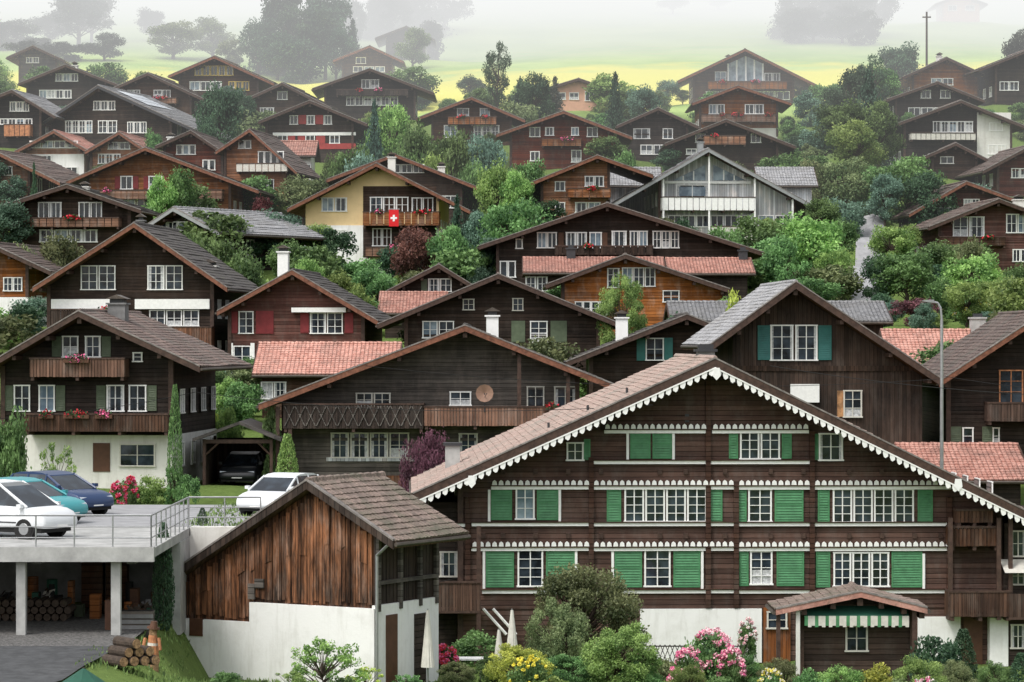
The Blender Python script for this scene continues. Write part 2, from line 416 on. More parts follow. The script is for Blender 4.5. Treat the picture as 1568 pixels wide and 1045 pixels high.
        if len(q)>6:
            for (fx,fw,mt) in q[6]:
                fp=P(fx,q[2],dep)[0]
                b.box(fp-fw/2,fp+fw/2,-dep-.24,-dep-.055,Z1-.22,Z1-.05,'shut_brown')
                b.tufts((fp,-dep-.18,Z1+.0),(fw/2,.2,.22),int(70*fw)+20,[mt,mt,'leaf_green','leaf_green'],.06)
        elif q[4] in('w_orange','v_dark','w_brown') and d>150:
            for _ in range(random.randint(1,3)):
                fp=random.uniform(X0+.8,X1-.8); fw=random.uniform(.6,1.5)
                b.tufts((fp,-dep-.15,Z1+.0),(fw/2,.2,.22),int(50*fw)+15,[random.choice(['fl_red','fl_red','fl_pink']),'leaf_green'],.09)
        b.build('balcony',e)
    for q in chim:
        bk=q[2]; x,zt=P(q[0],q[1],-bk); s_=q[3] if len(q)>3 else .38; mt=q[4] if len(q)>4 else 'plaster_w'
        cb=MB(); zb=rz(x)-.6
        cb.box(x-s_,x+s_,bk-s_,bk+s_,zb,zt-.35,mt); cb.box(x-s_-.08,x+s_+.08,bk-s_-.08,bk+s_+.08,zt-.35,zt-.27,mt)
        cb.box(x-s_+.08,x+s_-.08,bk-s_+.08,bk+s_-.08,zt-.27,zt-.08,'metal_d')
        cb.prism([(x-s_-.1,zt-.08),(x+s_+.1,zt-.08),(x,zt+.12)],bk-s_-.1,bk+s_+.1,'copper')
        cb.build('chimney',e)
    for xx in (x0,(x0+x1)/2,x1):
        for yy in (-1.,depth*.5,depth):
            CTRL.append((ox+xx*c-yy*sn,d+xx*sn+yy*c,oz))
    FOOT.append((ox+((x0+x1)/2)*c-depth/2*sn,d+depth/2*c,max((x1-x0)/2,depth/2)+.6))
    return h
def eave_house(name,d,base,xl,xr,ridge,eave,half=3.2,wall='w_dark',roof='t_red',wins=(),fr='white',lower=None,chim=()):
    """building whose ridge runs along x; the front roof plane faces the camera"""
    pcx=(xl+xr)/2; ox=(pcx-CX)/F*d; oz=(CY-base)/F*d
    e=empty(name,(ox,d,oz)); near=d<201
    W=(xr-xl)/F*(d-.5); ze=(CY-eave)/F*(d-.5)-oz; zr=(CY-ridge)/F*(d+half)-oz
    w=MB(); w.prism([(-half*.0,-3),(2*half,-3),(2*half,ze+.05),(half,zr-.25),(0,ze+.05)],-W/2+.5,W/2-.5,wall)
    o=w.build('walls',e)
    o.rotation_euler[2]=math.pi/2
    rf=MB(); a=(half,zr)
    for E in ((-.5,ze),(2*half+.5,ze)):
        roof_slope(rf,a,E,-W/2,W/2,roof,near)
        rf.prism([(a[0],a[1]),E,(E[0],E[1]-.2),(a[0],a[1]-.2)],-W/2+.03,W/2-.03,'soffit')
        for y_ in (-W/2-.03,W/2-.02): rf.prism([(a[0],a[1]+.08),(E[0],E[1]+.08),(E[0],E[1]-.24),(a[0],a[1]-.24)],y_,y_+.05,'verge')
    rf.cyl((-.58,-W/2,ze-.1),(-.58,W/2,ze-.1),.07,.07,'copper',6)
    yy=-W/2
    while yy<W/2-.1:
        rf.cyl((half,yy,zr+.03),(half,min(W/2,yy+.5),zr+.05),.11,.13,roof,6); yy+=.45
    o=rf.build('roof',e); o.rotation_euler[2]=math.pi/2
    wb=MB()
    for q in wins:
        n=q[4] if len(q)>4 else 1; st=(q[1]-q[0])/n
        for i in range(n):
            xa=(q[0]+i*st-pcx)/F*d; xb=(q[0]+(i+1)*st-2-pcx)/F*d
            window(wb,xa,xb,(CY-q[3])/F*d-oz,(CY-q[2])/F*d-oz,0.,fr,near)
    wb.build('windows',e)
    cb=MB()
    for (px,pt,s_,mt) in chim:
        x=(px-pcx)/F*(d+half); zt=(CY-pt)/F*(d+half)-oz
        cb.box(x-s_,x+s_,half-s_,half+s_,zr-.6,zt-.3,mt); cb.box(x-s_-.07,x+s_+.07,half-s_-.07,half+s_+.07,zt-.3,zt-.2,mt); cb.box(x-s_*.6,x+s_*.6,half-s_*.6,half+s_*.6,zt-.2,zt,'metal_d')
    cb.build('chimney',e)
    for xx in (-W/2,0,W/2):
        for yy in (-.5,2*half): CTRL.append((ox+xx,d+yy,oz))
    FOOT.append((ox,d+half,max(W/2,half)+.3))
    return e
# ------------------------------------------------------------ MAIN CHALET
g='green'
mw=lambda x0,x1,y0,y1,n,c=.9,nz=4:(x0,x1,y0,y1,n,'white',nz,c)
mc=chalet('large_chalet',115,1020,705,1530,(1095,550),(632,757),(1605,800),depth=14,yaw=2,wall='w_main',roof='t_main',fo=1.6,t=.28,
 wins=[mw(868,893,678,704,1,.9,2),mw(1132,1195,660,702,2,.9,3),mw(1254,1290,664,704,1,.1,2),
  mw(790,818,746,794,1,.4,3),mw(955,1083,748,798,4),mw(1146,1181,749,798,1),mw(1274,1400,749,799,4),
  mw(793,831,842,897,1),mw(987,1026,842,897,1),mw(1149,1182,844,894,1,.3),mw(1275,1362,846,897,3)],
 shut=[(965,996,655,702,g),(999,1030,655,702,g),(1116,1130,657,702,g),(1197,1212,657,702,g),(894,904,672,704,g),(1246,1253,664,704,g),
  (752,784,742,796,g),(822,855,742,796,g),(929,951,744,800,g),(1086,1106,744,800,g),(1129,1143,745,799,g),(1186,1230,745,799,g),(1252,1270,745,800,g),(1405,1428,745,800,g),
  (744,787,838,899,g),(836,880,838,899,g),(941,983,838,899,g),(1031,1072,838,899,g),(1132,1146,842,897,g),(1189,1231,842,897,g),(1249,1271,844,899,g),(1365,1412,844,899,g)],
 pan=[(980,1166,932,1014,'plaster',.12),(1168,1210,930,1018,'v_orange',.10),(1405,1470,944,1010,'plaster',.12),(1512,1540,944,1018,'plaster',.5)],
 balc=[(1455,1548,905,944,'v_brown',1.2),(1455,1530,806,836,'v_brown',.9),(1465,1520,780,800,'v_brown',.8)],sidewin=True)
tb=MB()
def band(x0,x1,py,tooth,down=False):
    a=mc.P(x0,py); b=mc.P(x1,py); z=a[1]; tb.box(a[0],b[0],-.13,-.002,z-.085,z+.045,'white')
    tb.box(a[0]-.05,b[0]+.05,-.19,-.003,z+.047,z+.09,'w_main')
    if tooth:
        n=int((b[0]-a[0])/.25); st=(b[0]-a[0])/n
        for i in range(n):
            x=a[0]+i*st; tb.prism([(x+.03,z+.095),(x+st-.03,z+.095),(x+st-.05,z+.23),(x+st/2,z+.29),(x+.05,z+.23)],-.2,-.12,'white')
for seg in ((925,1082),(1090,1238)): band(*seg,660,True)
for seg in ((905,1082),(1087,1240)): band(*seg,707,False)
for seg in ((752,903),(908,1124),(1130,1240),(1246,1456)): band(*seg,746,True)
for seg in ((722,903),(908,1124),(1130,1240),(1246,1456)): band(*seg,802,False)
for seg in ((722,903),(908,1124),(1130,1240),(1246,1456)): band(*seg,840,True)
for seg in ((738,903),(908,1124),(1130,1240),(1246,1456)): band(*seg,905,False)
for x_,y0_,y1_ in ((749,746,800),(857,746,800),(741,840,903),(882,840,903),(938,840,903),(1075,840,903),(961,660,706),(1031,660,706),(1414,844,903)):
    p=mc.P(x_,y0_);q=mc.P(x_,y1_); tb.box(p[0]-.05,p[0]+.05,-.09,-.003,q[1]+.05,p[1]-.09,'white')
band(665,718,803,False); band(1458,1525,806,False)
for px,top in ((905,700),(1084,575),(1127,740),(1243,660),(1453,760),(716,760)):
    p=mc.P(px,top); q=mc.P(px,930); tb.box(p[0]-.1,p[0]+.1,-.17,-.004,q[1],p[1],'w_main')
for px in (740,770,820,870,920,1010,1050,1110,1180,1230,1300,1350,1400,1440):
    for py in (722,820): 
        p=mc.P(px,py); tb.box(p[0]-.08,p[0]+.08,-.1,-.002,p[1]-.1,p[1]+.1,'verge')
# little ornaments: vent hearts and lamp by the door
p=mc.P(1052,640); tb.box(p[0]-.08,p[0]+.08,-.03,-.002,p[1]-.16,p[1]+.16,'metal_d')
p=mc.P(1218,925); tb.box(p[0]-.07,p[0]+.07,-.25,-.1,p[1]-.12,p[1]+.12,'metal_d')
tb.build('ledges_and_posts',mc.e)
sc=MB()
a=mc.a
for E in (mc.P(632,757,1.6),mc.P(1605,800,1.6)):
    L=math.hypot(E[0]-a[0],E[1]-a[1]); n=int(L/.30); sl=(E[1]-a[1])/(E[0]-a[0])
    for i in range(n):
        x=a[0]+(E[0]-a[0])*(i+.5)/n; z=a[1]+sl*(x-a[0])-.34; w_=abs(E[0]-a[0])/n*.37
        zz=[z+sl*(-w_),z+sl*w_]
        sc.prism([(x-w_,zz[0]),(x+w_,zz[1]),(x+w_,zz[1]-.14),(x+w_*.6,z-.21),(x,z-.25),(x-w_*.6,z-.21),(x-w_,zz[0]-.14)],-1.64,-1.60,'white')
    sc.prism([(a[0],a[1]-.30),(E[0],E[1]-.30),(E[0],E[1]-.36),(a[0],a[1]-.36)],-1.66,-1.605,'white')
for E in (mc.P(722,740,1.6),mc.P(1467,745,1.6),mc.P(1097,575,1.6)):
    sc.prism([(E[0]-.12,E[1]+.3),(E[0]+.12,E[1]+.3),(E[0]+.16,E[1]),(E[0],E[1]-.18),(E[0]-.16,E[1])],-1.68,-1.62,'white')
sc.build('scalloped_bargeboard',mc.e)
an=MB()
p=mc.P(657,820,.0); q=mc.P(706,1010)
an.box(p[0],mc.x0-.12,.6,9,-3,mc.P(657,770)[1],'w_dark')
p=mc.P(660,893,1.0);q=mc.P(735,935,1.0)
for i in range(14):
    w_=(q[0]-p[0])/14; an.box(p[0]+w_*i+.01,p[0]+w_*(i+1)-.01,-1.0,-.96,q[1],p[1],'v_brown')
an.box(p[0],q[0],-1.0,.58,q[1]-.1,q[1],'verge'); an.box(p[0]-.05,q[0]+.05,-1.05,-.92,p[1],p[1]+.08,'verge')
for px in (662,733): 
    x=mc.P(px,1000,1.0)[0]; an.box(x-.08,x+.08,-.98,-.84,-2,p[1]+2.2,'verge')
wx=mc.P(674,845,-.6);wy=mc.P(701,882,-.6); window(an,wx[0],wy[0],wy[1],wx[1],.6,'offwhite',True,.1)
for px in (1456,1530,1548):
    x=mc.P(px,1000,1.2)[0]; an.box(x-.08,x+.08,-1.18,-1.02,mc.P(px,945)[1],mc.P(px,790)[1],'verge')
x0_=mc.P(1475,950)[0]; x1_=mc.P(1504,950)[0]; an.box(x0_,x1_,-.06,-.01,0,mc.P(0,948)[1],'shut_brown')
# right wing with its own gallery and awning
wz=mc.P(1560,800)[1]; wx0_=mc.x1+.13; 
an.box(wx0_,wx0_+5.5,-.4,12,-3,wz,'w_dark')
for py0,py1 in ((812,850),(868,893),(955,990)):
    p=mc.P(1545,py0);q=mc.P(1563,py1); window(an,wx0_+.25,wx0_+.8,q[1],p[1],-.4,'offwhite',True,.1)
p=mc.P(1536,905);q=mc.P(1600,940); an.box(wx0_,q[0],-1.3,-1.25,q[1],p[1],'v_brown'); an.box(wx0_,q[0],-1.3,-.41,q[1]-.1,q[1],'verge'); 
p=mc.P(1520,855); an.poly([(wx0_-.2,-1.5,p[1]-.45),(wx0_+4,-1.5,p[1]-.45),(wx0_+4,-.41,p[1]),(wx0_-.2,-.41,p[1])],'offwhite')
xx=mc.P(1190,945)[0]; window(an,mc.P(1174,0)[0],mc.P(1204,0)[0],mc.P(0,965)[1],mc.P(0,940)[1],-.11,'offwhite',True,.9)
for dx_ in (0,.5): 
    p=mc.P(740+dx_*30,932,.3); an.cyl((p[0],-.3,p[1]),(p[0]+.9,-.3,p[1]-1.0),.06,.06,'white',6)
an.build('side_gallery',mc.e)
ch=MB(); p=mc.P(1080,527,-5); zb=mc.rz(p[0])-.5
ch.box(p[0]-.35,p[0]+.35,4.6,5.3,zb,p[1]-.3,'concrete_d'); ch.box(p[0]-.45,p[0]+.45,4.5,5.4,p[1]-.3,p[1]-.2,'metal_d'); ch.box(p[0]-.3,p[0]+.3,4.65,5.25,p[1]-.2,p[1],'metal_d')
for px_,py_,bk in ((693,682,6.),):
    p=mc.P(px_,py_,-bk); ch.box(p[0]-.3,p[0]+.3,bk-.3,bk+.3,mc.rz(p[0])-.5,p[1],'concrete'); ch.box(p[0]-.38,p[0]+.38,bk-.38,bk+.38,p[1],p[1]+.12,'metal_d')
for px_ in (840,900,960):
    xv_=mc.P(px_,600,-1.5)[0]; ch.cyl((xv_,1.5,mc.rz(xv_)),(xv_,1.5,mc.rz(xv_)+.28),.05,.05,'metal_d',6)
ch.build('chimney',mc.e)
for yq in (111,116,122,128): 
    for xq in (21.5,24.5): CTRL.append((xq,yq,-12.8))
# ------------------------------------------------------------ BARN
bn=chalet('wooden_barn',95,1043,262,572,(470,737),(240,893),(603,829),depth=3.6,yaw=-30,wall='v_barn',roof='t_barn',fo=.5,bo=.4,beams=False,sidewin=False,verge='v_dark')
b=MB()
za=bn.P(300,947)[1]; zb=bn.P(450,925)[1]; xa=bn.P(248,0)[0]; xm=bn.P(386,947)[0]; xe=bn.P(566,0)[0]
b.box(bn.x0-.25,xm,-.16,3.7,-3,za,'plaster'); b.box(xm,bn.x1+.12,-.161,3.71,-3,zb,'plaster')
wx0=bn.P(295,949)[0]; wx1=bn.P(315,0)[0]; b.box(wx0,wx1,-.19,-.10,za-.55,za+.02,'shut_brown')
random.seed(3)
x=bn.x0
while x<bn.x1-.1:
    w_=random.uniform(.15,.28); 
    if x+w_>bn.x1: w_=bn.x1-x
    zb_=(za if x<xm else zb)+random.uniform(.0,.18)
    tp=min(bn.rz(x),bn.rz(x+w_))-.42
    pj=.05+random.random()*.035
    b.prism([(x,zb_),(x+w_-.02,zb_+random.uniform(-.03,.03)),(x+w_-.02,tp),(x,tp)],-pj,-.002,'v_barn')
    if random.random()<.45:
        zz=zb_+(tp-zb_)*random.uniform(.45,.62)
        b.prism([(x-.01,zz),(x+w_-.01,zz+random.uniform(-.12,.12)),(x+w_-.01,tp),(x-.01,tp)],-pj-.03,-pj-.002,'v_barn')
    x+=w_
for px,py,w_,h_ in ((400,893,.35,.3),(388,905,.25,.5)):
    p=bn.P(px,py); b.box(p[0]-w_/2,p[0]+w_/2,-.14,-.08,p[1]-h_/2,p[1]+h_/2,'w_gray')
D=3.6; X=bn.x1
b.box(X+.005,X+.14,-.1,D+.12,-3,zb+.1,'plaster')
b.box(X+.14,X+.18,.5,1.15,-1,zb-.25,'shut_brown'); b.box(X+.14,X+.17,2.2,2.9,-.2,zb-.35,'w_dark')
for yy in np.arange(0,D,.22): b.box(X+.004,X+.05+random.random()*.02,yy,yy+.2,zb+.12,bn.rz(X)-.35,'v_dark')
for yy in (0,1.3,2.5,D-.1): b.box(X+.08,X+.2,yy,yy+.14,zb-.1,bn.rz(X)-.3,'w_gray')
b.box(X+.1,X+.22,0,D,zb+.75,zb+.87,'w_gray')
p=bn.P(600,832,.3); q=bn.P(571,870,.3)
b.cyl((p[0],-.45,p[1]),(X+.25,-.2,q[1]+.4),.05,.05,'metal',8); b.cyl((X+.25,-.2,q[1]+.4),(X+.25,-.2,-2),.05,.05,'metal',8)
b.build('boards_and_plinth',bn.e)
# ------------------------------------------------------------ LOG HUT
ht=chalet('log_hut',104,1046,1226,1398,(1318,907),(1188,934),(1420,932),depth=1.7,wall='w_brown',roof='t_barn',verge='t_red',fo=.9,t=.14,bo=.3,
 wins=[(1295,1328,958,996,1,'offwhite')],sidewin=False)
b=MB()
p=ht.P(1232,943,.7); q=ht.P(1392,958,.7)
n=30; w_=(q[0]-p[0])/n
for i in range(n): b.box(p[0]+i*w_,p[0]+(i+1)*w_,-.7,-.66,q[1]-(.05 if i%2 else 0),p[1],'offwhite' if i%3 else 'green')
b.poly([(p[0],-.68,p[1]),(q[0],-.68,p[1]),(q[0],-.02,p[1]+.3),(p[0],-.02,p[1]+.3)],'canvas_g')
for px in (1222,1400,1192): 
    x=ht.P(px,0,.7)[0]; b.box(x-.07,x+.07,-.72,-.58,-2,ht.rz(x)-.2,'plaster_w' if px==1222 else 'verge')
b.build('awning_and_posts',ht.e)
# ------------------------------------------------------------ MIDDLE ROW
ow='offwhite'
mid=chalet('grey_timber_chalet',140,748,435,884,(712,499),(396,620),(946,592),depth=12,wall='w_gray',roof='t_dark',verge='verge_o',fo=1.7,
 wins=[(544,599,602,622,2,ow),(689,721,600,620,1),(807,833,592,622,1,ow),(849,882,592,622,1,ow),
  (507,534,663,700,1,ow,None,.1),(537,564,663,700,1,ow,None,.1),(567,594,663,700,1,ow,None,.1),(597,626,663,700,1,ow,None,.3),(703,731,664,700,1,ow,None,.1)],
 balc=[(434,648,618,656,'v_dark',1.4),(650,880,622,652,'v_orange',1.4,[(845,.8,'fl_red')])],pan=[(500,745,700,706,'w_lgray',.1),(480,760,728,748,'v_orange',.06)],sidewin=False,chim=[(754,474,5,.3,'plaster')])
b=MB(); p=mid.P(742,602,1.5)
for i in range(12):
    a0=2*math.pi*i/12;a1=2*math.pi*(i+1)/12; r_=.42
    b.poly([(p[0],-1.42,p[1]),(p[0]+r_*math.cos(a0),-1.55,p[1]+r_*math.sin(a0)),(p[0]+r_*math.cos(a1),-1.55,p[1]+r_*math.sin(a1))],'dish')
b.cyl((p[0],-1.42,p[1]),(p[0],-1.42,p[1]-.9),.03,.03,'metal_d'); b.cyl((p[0],-1.42,p[1]-.2),(p[0]+.1,-1.9,p[1]),.015,.02,'metal_d')
for px in (425,444,795,870): 
    x=mid.P(px,0,1.4)[0]; b.box(x-.09,x+.09,-1.38,-1.2,-2,mid.rz(x)-.3 if px>500 else mid.P(px,622)[1],'verge')
for xx in np.arange(mid.P(436,0,1.4)[0],mid.P(646,0,1.4)[0],.5):
    z0=mid.P(0,652,1.4)[1];z1=mid.P(0,622,1.4)[1]
    for s_ in (0,1):
        c0=(xx+(0 if s_ else .45),-1.45,z0); c1=(xx+(.45 if s_ else 0),-1.45,z1)
        b.cyl(c0,c1,.03,.03,'w_gray',4)
b.build('satellite_dish_and_posts',mid.e)
chA=chalet('flowered_chalet',137,748,5,262,(120,477),(-32,566),(306,562),depth=11,yaw=-5,wall='w_dark',lower=(666,'plaster_w'),roof='t_brown',fo=1.5,
 wins=[(96,120,515,546,1),(131,154,515,546,1),(22,46,590,629,1),(60,84,590,629,1),(164,190,590,629,1),(198,224,590,629,1),(184,238,680,713,1,ow,None,.9),(204,218,540,553,1)],
 shut=[(80,94,515,546,'gray_green'),(156,170,515,546,'gray_green'),(8,20,590,629,'gray_green'),(86,100,590,629,'gray_green'),(148,162,590,629,'gray_green'),(226,240,590,629,'gray_green')],
 pan=[(143,169,678,722,'shut_brown',.1)],
 balc=[(46,190,548,577,'v_orange',1.0,[(118,1.2,'fl_pink')]),(38,257,633,661,'v_brown',1.2,[(72,.7,'fl_red'),(118,1.2,'fl_red'),(160,.8,'fl_pink')])],chim=[(181,455,4,.42,'concrete_d')])
chalet('banded_chalet',178,575,75,325,(205,342),(50,441),(348,441),depth=11,yaw=-5,wall='w_dark',verge='verge_o',roof='t_dark',fo=1.3,
 wins=[(123,178,407,443,2),(225,281,407,443,2),(228,306,475,499,3),(90,190,475,499,3)],
 balc=[(78,192,473,500,'v_dark',.9),(206,324,500,545,'v_orange',.9)],pan=[(80,190,458,473,'white',.3),(208,322,458,473,'white',.3)],chim=[(216,330,3,.2,'concrete_d'),(322,400,6,.4)])
chalet('red_shutter_chalet',175,590,352,556,(447,414),(332,477),(579,492),depth=10,yaw=-4,wall='w_red',verge='verge_o',roof='t_dark',fo=1.1,
 wins=[(366,388,477,510,1),(474,526,479,510,2),(358,384,530,576,1),(430,455,535,560,1)],shut=[(392,419,476,511,'shut_red'),(352,364,477,510,'shut_red'),(460,473,479,510,'shut_red'),(528,541,479,510,'shut_red')],
 pan=[(448,531,471,478,'white',.5),(350,357,525,576,'white',.1),(384,390,525,576,'white',.1)],chim=[(434,378,4,.32,'white')])
eave_house('red_roof_annex',160,640,387,612,527,573,3.5,'w_brown','t_red',wins=[(400,440,585,610,2)])
eave_house('red_roof_annex',196,520,578,685,449,479,3.0,'w_dark','t_red')
chalet('green_shutter_chalet',172,575,622,916,(763,420),(578,497),(952,497),depth=11,wall='w_dark',roof='t_brown',fo=1.2,
 wins=[(646,696,492,517,2),(709,726,458,474,1,ow),(785,801,457,475,1,ow),(812,838,492,524,1),(690,705,525,540,1)],shut=[(783,804,491,524,'gray_green'),(843,868,491,524,'gray_green')])
chalet('small_gable_chalet',200,500,612,712,(672,405),(590,447),(724,437),depth=8,wall='w_dark',roof='t_dark',fo=.9,wins=[(655,692,427,446,2)],shut=[(645,654,427,446,'gray_green')])
chalet('stucco_chalet',232,425,468,672,(576,250),(440,320),(720,323),depth=11,yaw=-3,wall='cream',roof='t_brown',verge='verge_o',fo=1.4,
 wins=[(492,532,303,323,2),(492,532,352,374,2),(566,626,302,325,3),(570,600,350,376,2),(630,664,303,325,2),(500,528,402,420,1)],
 pan=[(466,556,345,425,'plaster',.04),(556,672,345,425,'plaster_w',.04),(556,668,285,324,'w_brown',.02),(556,668,346,394,'w_brown',.05)],
 balc=[(556,672,324,345,'w_orange',1.3),(560,672,378,392,'w_orange',1.3)],chim=[(600,235,5,.3)])
chalet('wooden_chalet',250,400,520,706,(604,236),(500,275),(740,290),depth=11,wall='w_brown',roof='t_brown',verge='verge_o',wins=[(596,650,252,264,3),(660,700,300,318,2)],chim=[(676,250,4,.3)])
gh=chalet('grey_glazed_chalet',240,380,1010,1216,(1085,228),(938,313),(1274,331),depth=11,yaw=4,wall='w_lgray',roof='t_gray',verge='metal',fo=1.5,
 wins=[(1022,1152,330,347,6),(1160,1212,330,350,2),(1035,1085,283,302,1)],balc=[(1014,1156,301,322,'white',1.2),(1090,1214,346,367,'offwhite',1.2)],chim=[(1072,212,4,.25,'metal')])
b=MB()
for (q) in ([(1030,276),(1080,252),(1080,276)],[(1092,252),(1142,276),(1092,276)],[(1040,286),(1080,286),(1080,300),(1040,300)]):
    b.poly([(gh.P(x,y)[0],-.05,gh.P(x,y)[1]) for x,y in q],'glass_b')
for px in (1046,1062,1086,1108,1124): 
    p0=gh.P(px,276);p1=gh.P(px,250+abs(px-1086)*.48); b.box(p0[0]-.05,p0[0]+.05,-.09,-.051,p0[1],p1[1],'white')
p0=gh.P(1018,279);p1=gh.P(1150,279); b.box(p0[0],p1[0],-.12,-.01,p0[1]-.1,p0[1]+.1,'white')
for px in (1016,1086,1156,1214):
    x=gh.P(px,0,1.2)[0]; b.box(x-.07,x+.07,-1.18,-1.04,-1,gh.rz(x)-.3,'white')
b.build('glazed_gable',gh.e)
eave_house('grey_roof_wing',250,380,918,1015,258,284,3.2,'w_lgray','t_gray'); eave_house('grey_roof_wing',250,380,1160,1252,258,284,3.2,'w_lgray','t_gray',wins=[(1165,1210,300,318,3)])
chalet('wide_dark_chalet',208,450,762,1132,(930,311),(733,377),(1170,387),depth=11,wall='w_dark',roof='t_dark',fo=1.2,
 wins=[(822,853,356,379,2),(866,899,356,379,2),(903,921,356,379,1),(937,959,354,377,1),(964,992,354,377,2),(999,1040,354,379,3),(765,790,400,424,2),(790,800,366,380,1)],
 shut=[(855,863,356,379,'shut_brown'),(922,930,356,379,'shut_brown')],balc=[(850,1000,376,390,'v_dark',.9)])
eave_house('red_roof_annex',200,470,800,1020,396,417,3.0,'w_dark','t_red',wins=[(805,840,424,445,2)],chim=[(876,375,.3,'metal_d')]); eave_house('red_roof_annex',199,470,1022,1156,397,418,3.0,'w_dark','t_red',chim=[(1142,378,.3,'metal_d')])
chalet('white_window_chalet',188,510,862,1108,(958,390),(836,436),(1118,443),depth=8,wall='w_orange',roof='t_brown',fo=1.0,
 wins=[(930,948,411,440,1),(952,1004,410,438,3),(1015,1040,445,462,1),(880,930,462,482,4)])
I=chalet('teal_shutter_chalet',140,700,1122,1412,(1219,432),(1088,528),(1440,580),depth=10,yaw=3,wall='v_dark',roof='t_gray',fo=1.4,t=.25,bo=.4,
 wins=[(1180,1214,498,551,1),(1218,1251,498,551,1)],shut=[(1160,1179,498,551,'teal'),(1253,1273,498,551,'teal')],pan=[(1210,1254,588,616,'white',.15),(1122,1412,560,568,'v_dark',.08)],sidewin=False)
b=MB(); p=I.P(1282,598);q=I.P(1319,638); b.box(p[0],q[0],-.04,-.005,q[1],p[1],'lit_pane_paint'); window(b,p[0]+.3,q[0],q[1],p[1],-.04,'offwhite',True,.3)
b.build('lit_window',I.e)
eave_house('grey_roof_annex',172,560,1025,1366,464,492,3.6,'v_dark','t_gray',chim=[(1075,500,.35,'plaster')])
chalet('teal_shutter_cottage',160,610,905,1110,(1052,482),(866,555),(1160,525),depth=9,wall='w_dark',roof='t_dark',fo=1.1,wins=[(989,1016,518,551,1)],shut=[(975,988,517,552,'teal'),(1017,1030,517,552,'teal')],chim=[(952,478,3,.33,'plaster')])
K=chalet('ochre_window_chalet',142,705,1452,1740,(1600,478),(1438,585),(1762,585),depth=11,wall='w_dark',roof='t_brown',verge='verge_o',fo=1.2,
 wins=[(1530,1566,567,616,1,'orange_p'),(1474,1490,655,680,1),(1520,1530,655,680,1)],shut=[(1455,1472,653,682,'gray_green'),(1504,1520,653,682,'gray_green')],balc=[(1513,1640,616,645,'v_brown',1.0)],sidewin=False)
eave_house('red_roof_annex',162,600,1362,1560,507,573,4.2,'w_dark','t_red',chim=[(1514,480,.4,'concrete')])
eave_house('red_roof_shed',134,790,1385,1580,682,735,3.6,'w_dark','t_red')
# ------------------------------------------------------------ UPPER VILLAGE
def s(name,d,base,xl,xr,A,L,R,**k):
    k.setdefault('depth',9); k.setdefault('fo',1.2); return chalet(name,d,base,xl,xr,A,L,R,**k)
W='wooden_chalet'
s(W,200,500,-60,42,(-18,372),(-110,420),(78,416),wall='w_orange',lower=(455,'plaster'),wins=[(5,35,425,445,2)],yaw=-10)
s(W,215,385,18,198,(102,283),(-8,318),(216,322),yaw=-4,wall='w_dark',wins=[(58,95,310,333,2),(120,157,310,333,2),(60,150,352,370,4)],balc=[(27,182,333,347,'w_orange',1.0)],roof='t_dark',chim=[(130,280,4,.3)])
s('grey_roof_chalet',212,410,222,322,(265,318),(214,352),(336,356),yaw=-32,depth=11,wall='w_dark',roof='t_gray',verge='metal',wins=[(240,290,340,352,3),(245,310,378,398,3)])
s('wide_brown_chalet',245,345,135,352,(222,226),(102,278),(396,292),yaw=-5,wall='w_orange',verge='verge_o',wins=[(185,203,270,289,1),(228,248,270,289,1),(270,285,270,289,1),(160,330,305,322,7)],shut=[(176,184,270,289,'shut_red'),(204,212,270,289,'shut_red'),(220,227,270,289,'shut_red'),(249,256,270,289,'shut_red')],balc=[(140,340,291,304,'w_orange',1.0)])
s('blue_panel_chalet',270,280,38,128,(82,200),(22,232),(140,234),roof='t_red',verge='verge_o',wall='w_orange',lower=(236,'plaster'),wins=[(50,80,238,250,2),(45,120,216,226,4),(60,120,256,270,3)],pan=[(82,122,238,252,'bluewall')],yaw=-6)
s(W,268,280,140,222,(182,202),(130,232),(232,236),wall='w_orange',roof='t_red',verge='verge_o',wins=[(150,185,236,250,3),(165,200,218,228,2)],pan=[(148,215,256,262,'plaster_w')],yaw=-6)
s(W,262,300,252,340,(292,200),(238,224),(352,240),wall='w_red',wins=[(270,300,222,236,3),(310,330,245,260,2)],yaw=-6,chim=[(262,205,3,.3,'plaster')])
s(W,255,305,345,440,(382,198),(330,232),(455,264),wall='w_orange',roof='t_brown',verge='verge_o',wins=[(365,385,215,227,2),(395,435,232,250,4),(400,420,275,292,2)],balc=[(362,440,250,262,'offwhite',1.0)],yaw=-8)
eave_house('red_roof_annex',268,300,425,484,217,238,3,'plaster_w','t_red',wins=[(465,478,252,262,1)])
dsk=s('dark_skylight_chalet',285,225,78,262,(150,131),(62,190),(315,206),yaw=-14,depth=12,wall='w_dark',roof='t_gray',verge='metal_d',wins=[(143,177,155,168,3),(100,142,185,203,4),(150,180,185,203,2),(195,225,187,203,3)])
b=MB()
for k_ in range(3):
    for j_ in range(4):
        xa_=dsk.a[0]+.9+k_*1.1; za_=dsk.rz(xa_)+.14; zb_=dsk.rz(xa_+1.0)+.14; ya_=1.5+j_*1.7
        b.poly([(xa_,ya_,za_),(xa_+1.0,ya_,zb_),(xa_+1.0,ya_+1.6,zb_),(xa_,ya_+1.6,za_)],'skylite')
b.build('roof_panels',dsk.e)
s(W,285,225,-50,62,(18,138),(-70,172),(84,178),yaw=-8,roof='t_gray',wall='w_dark',wins=[(15,45,156,170,3),(0,50,182,190,4)],balc=[(6,46,190,208,'orange_p',.9)])
s(W,318,165,42,170,(100,99),(28,128),(192,134),roof='t_dark',wins=[(85,120,113,124,3),(60,110,138,150,4)],chim=[(115,96,3,.3)],yaw=-6)
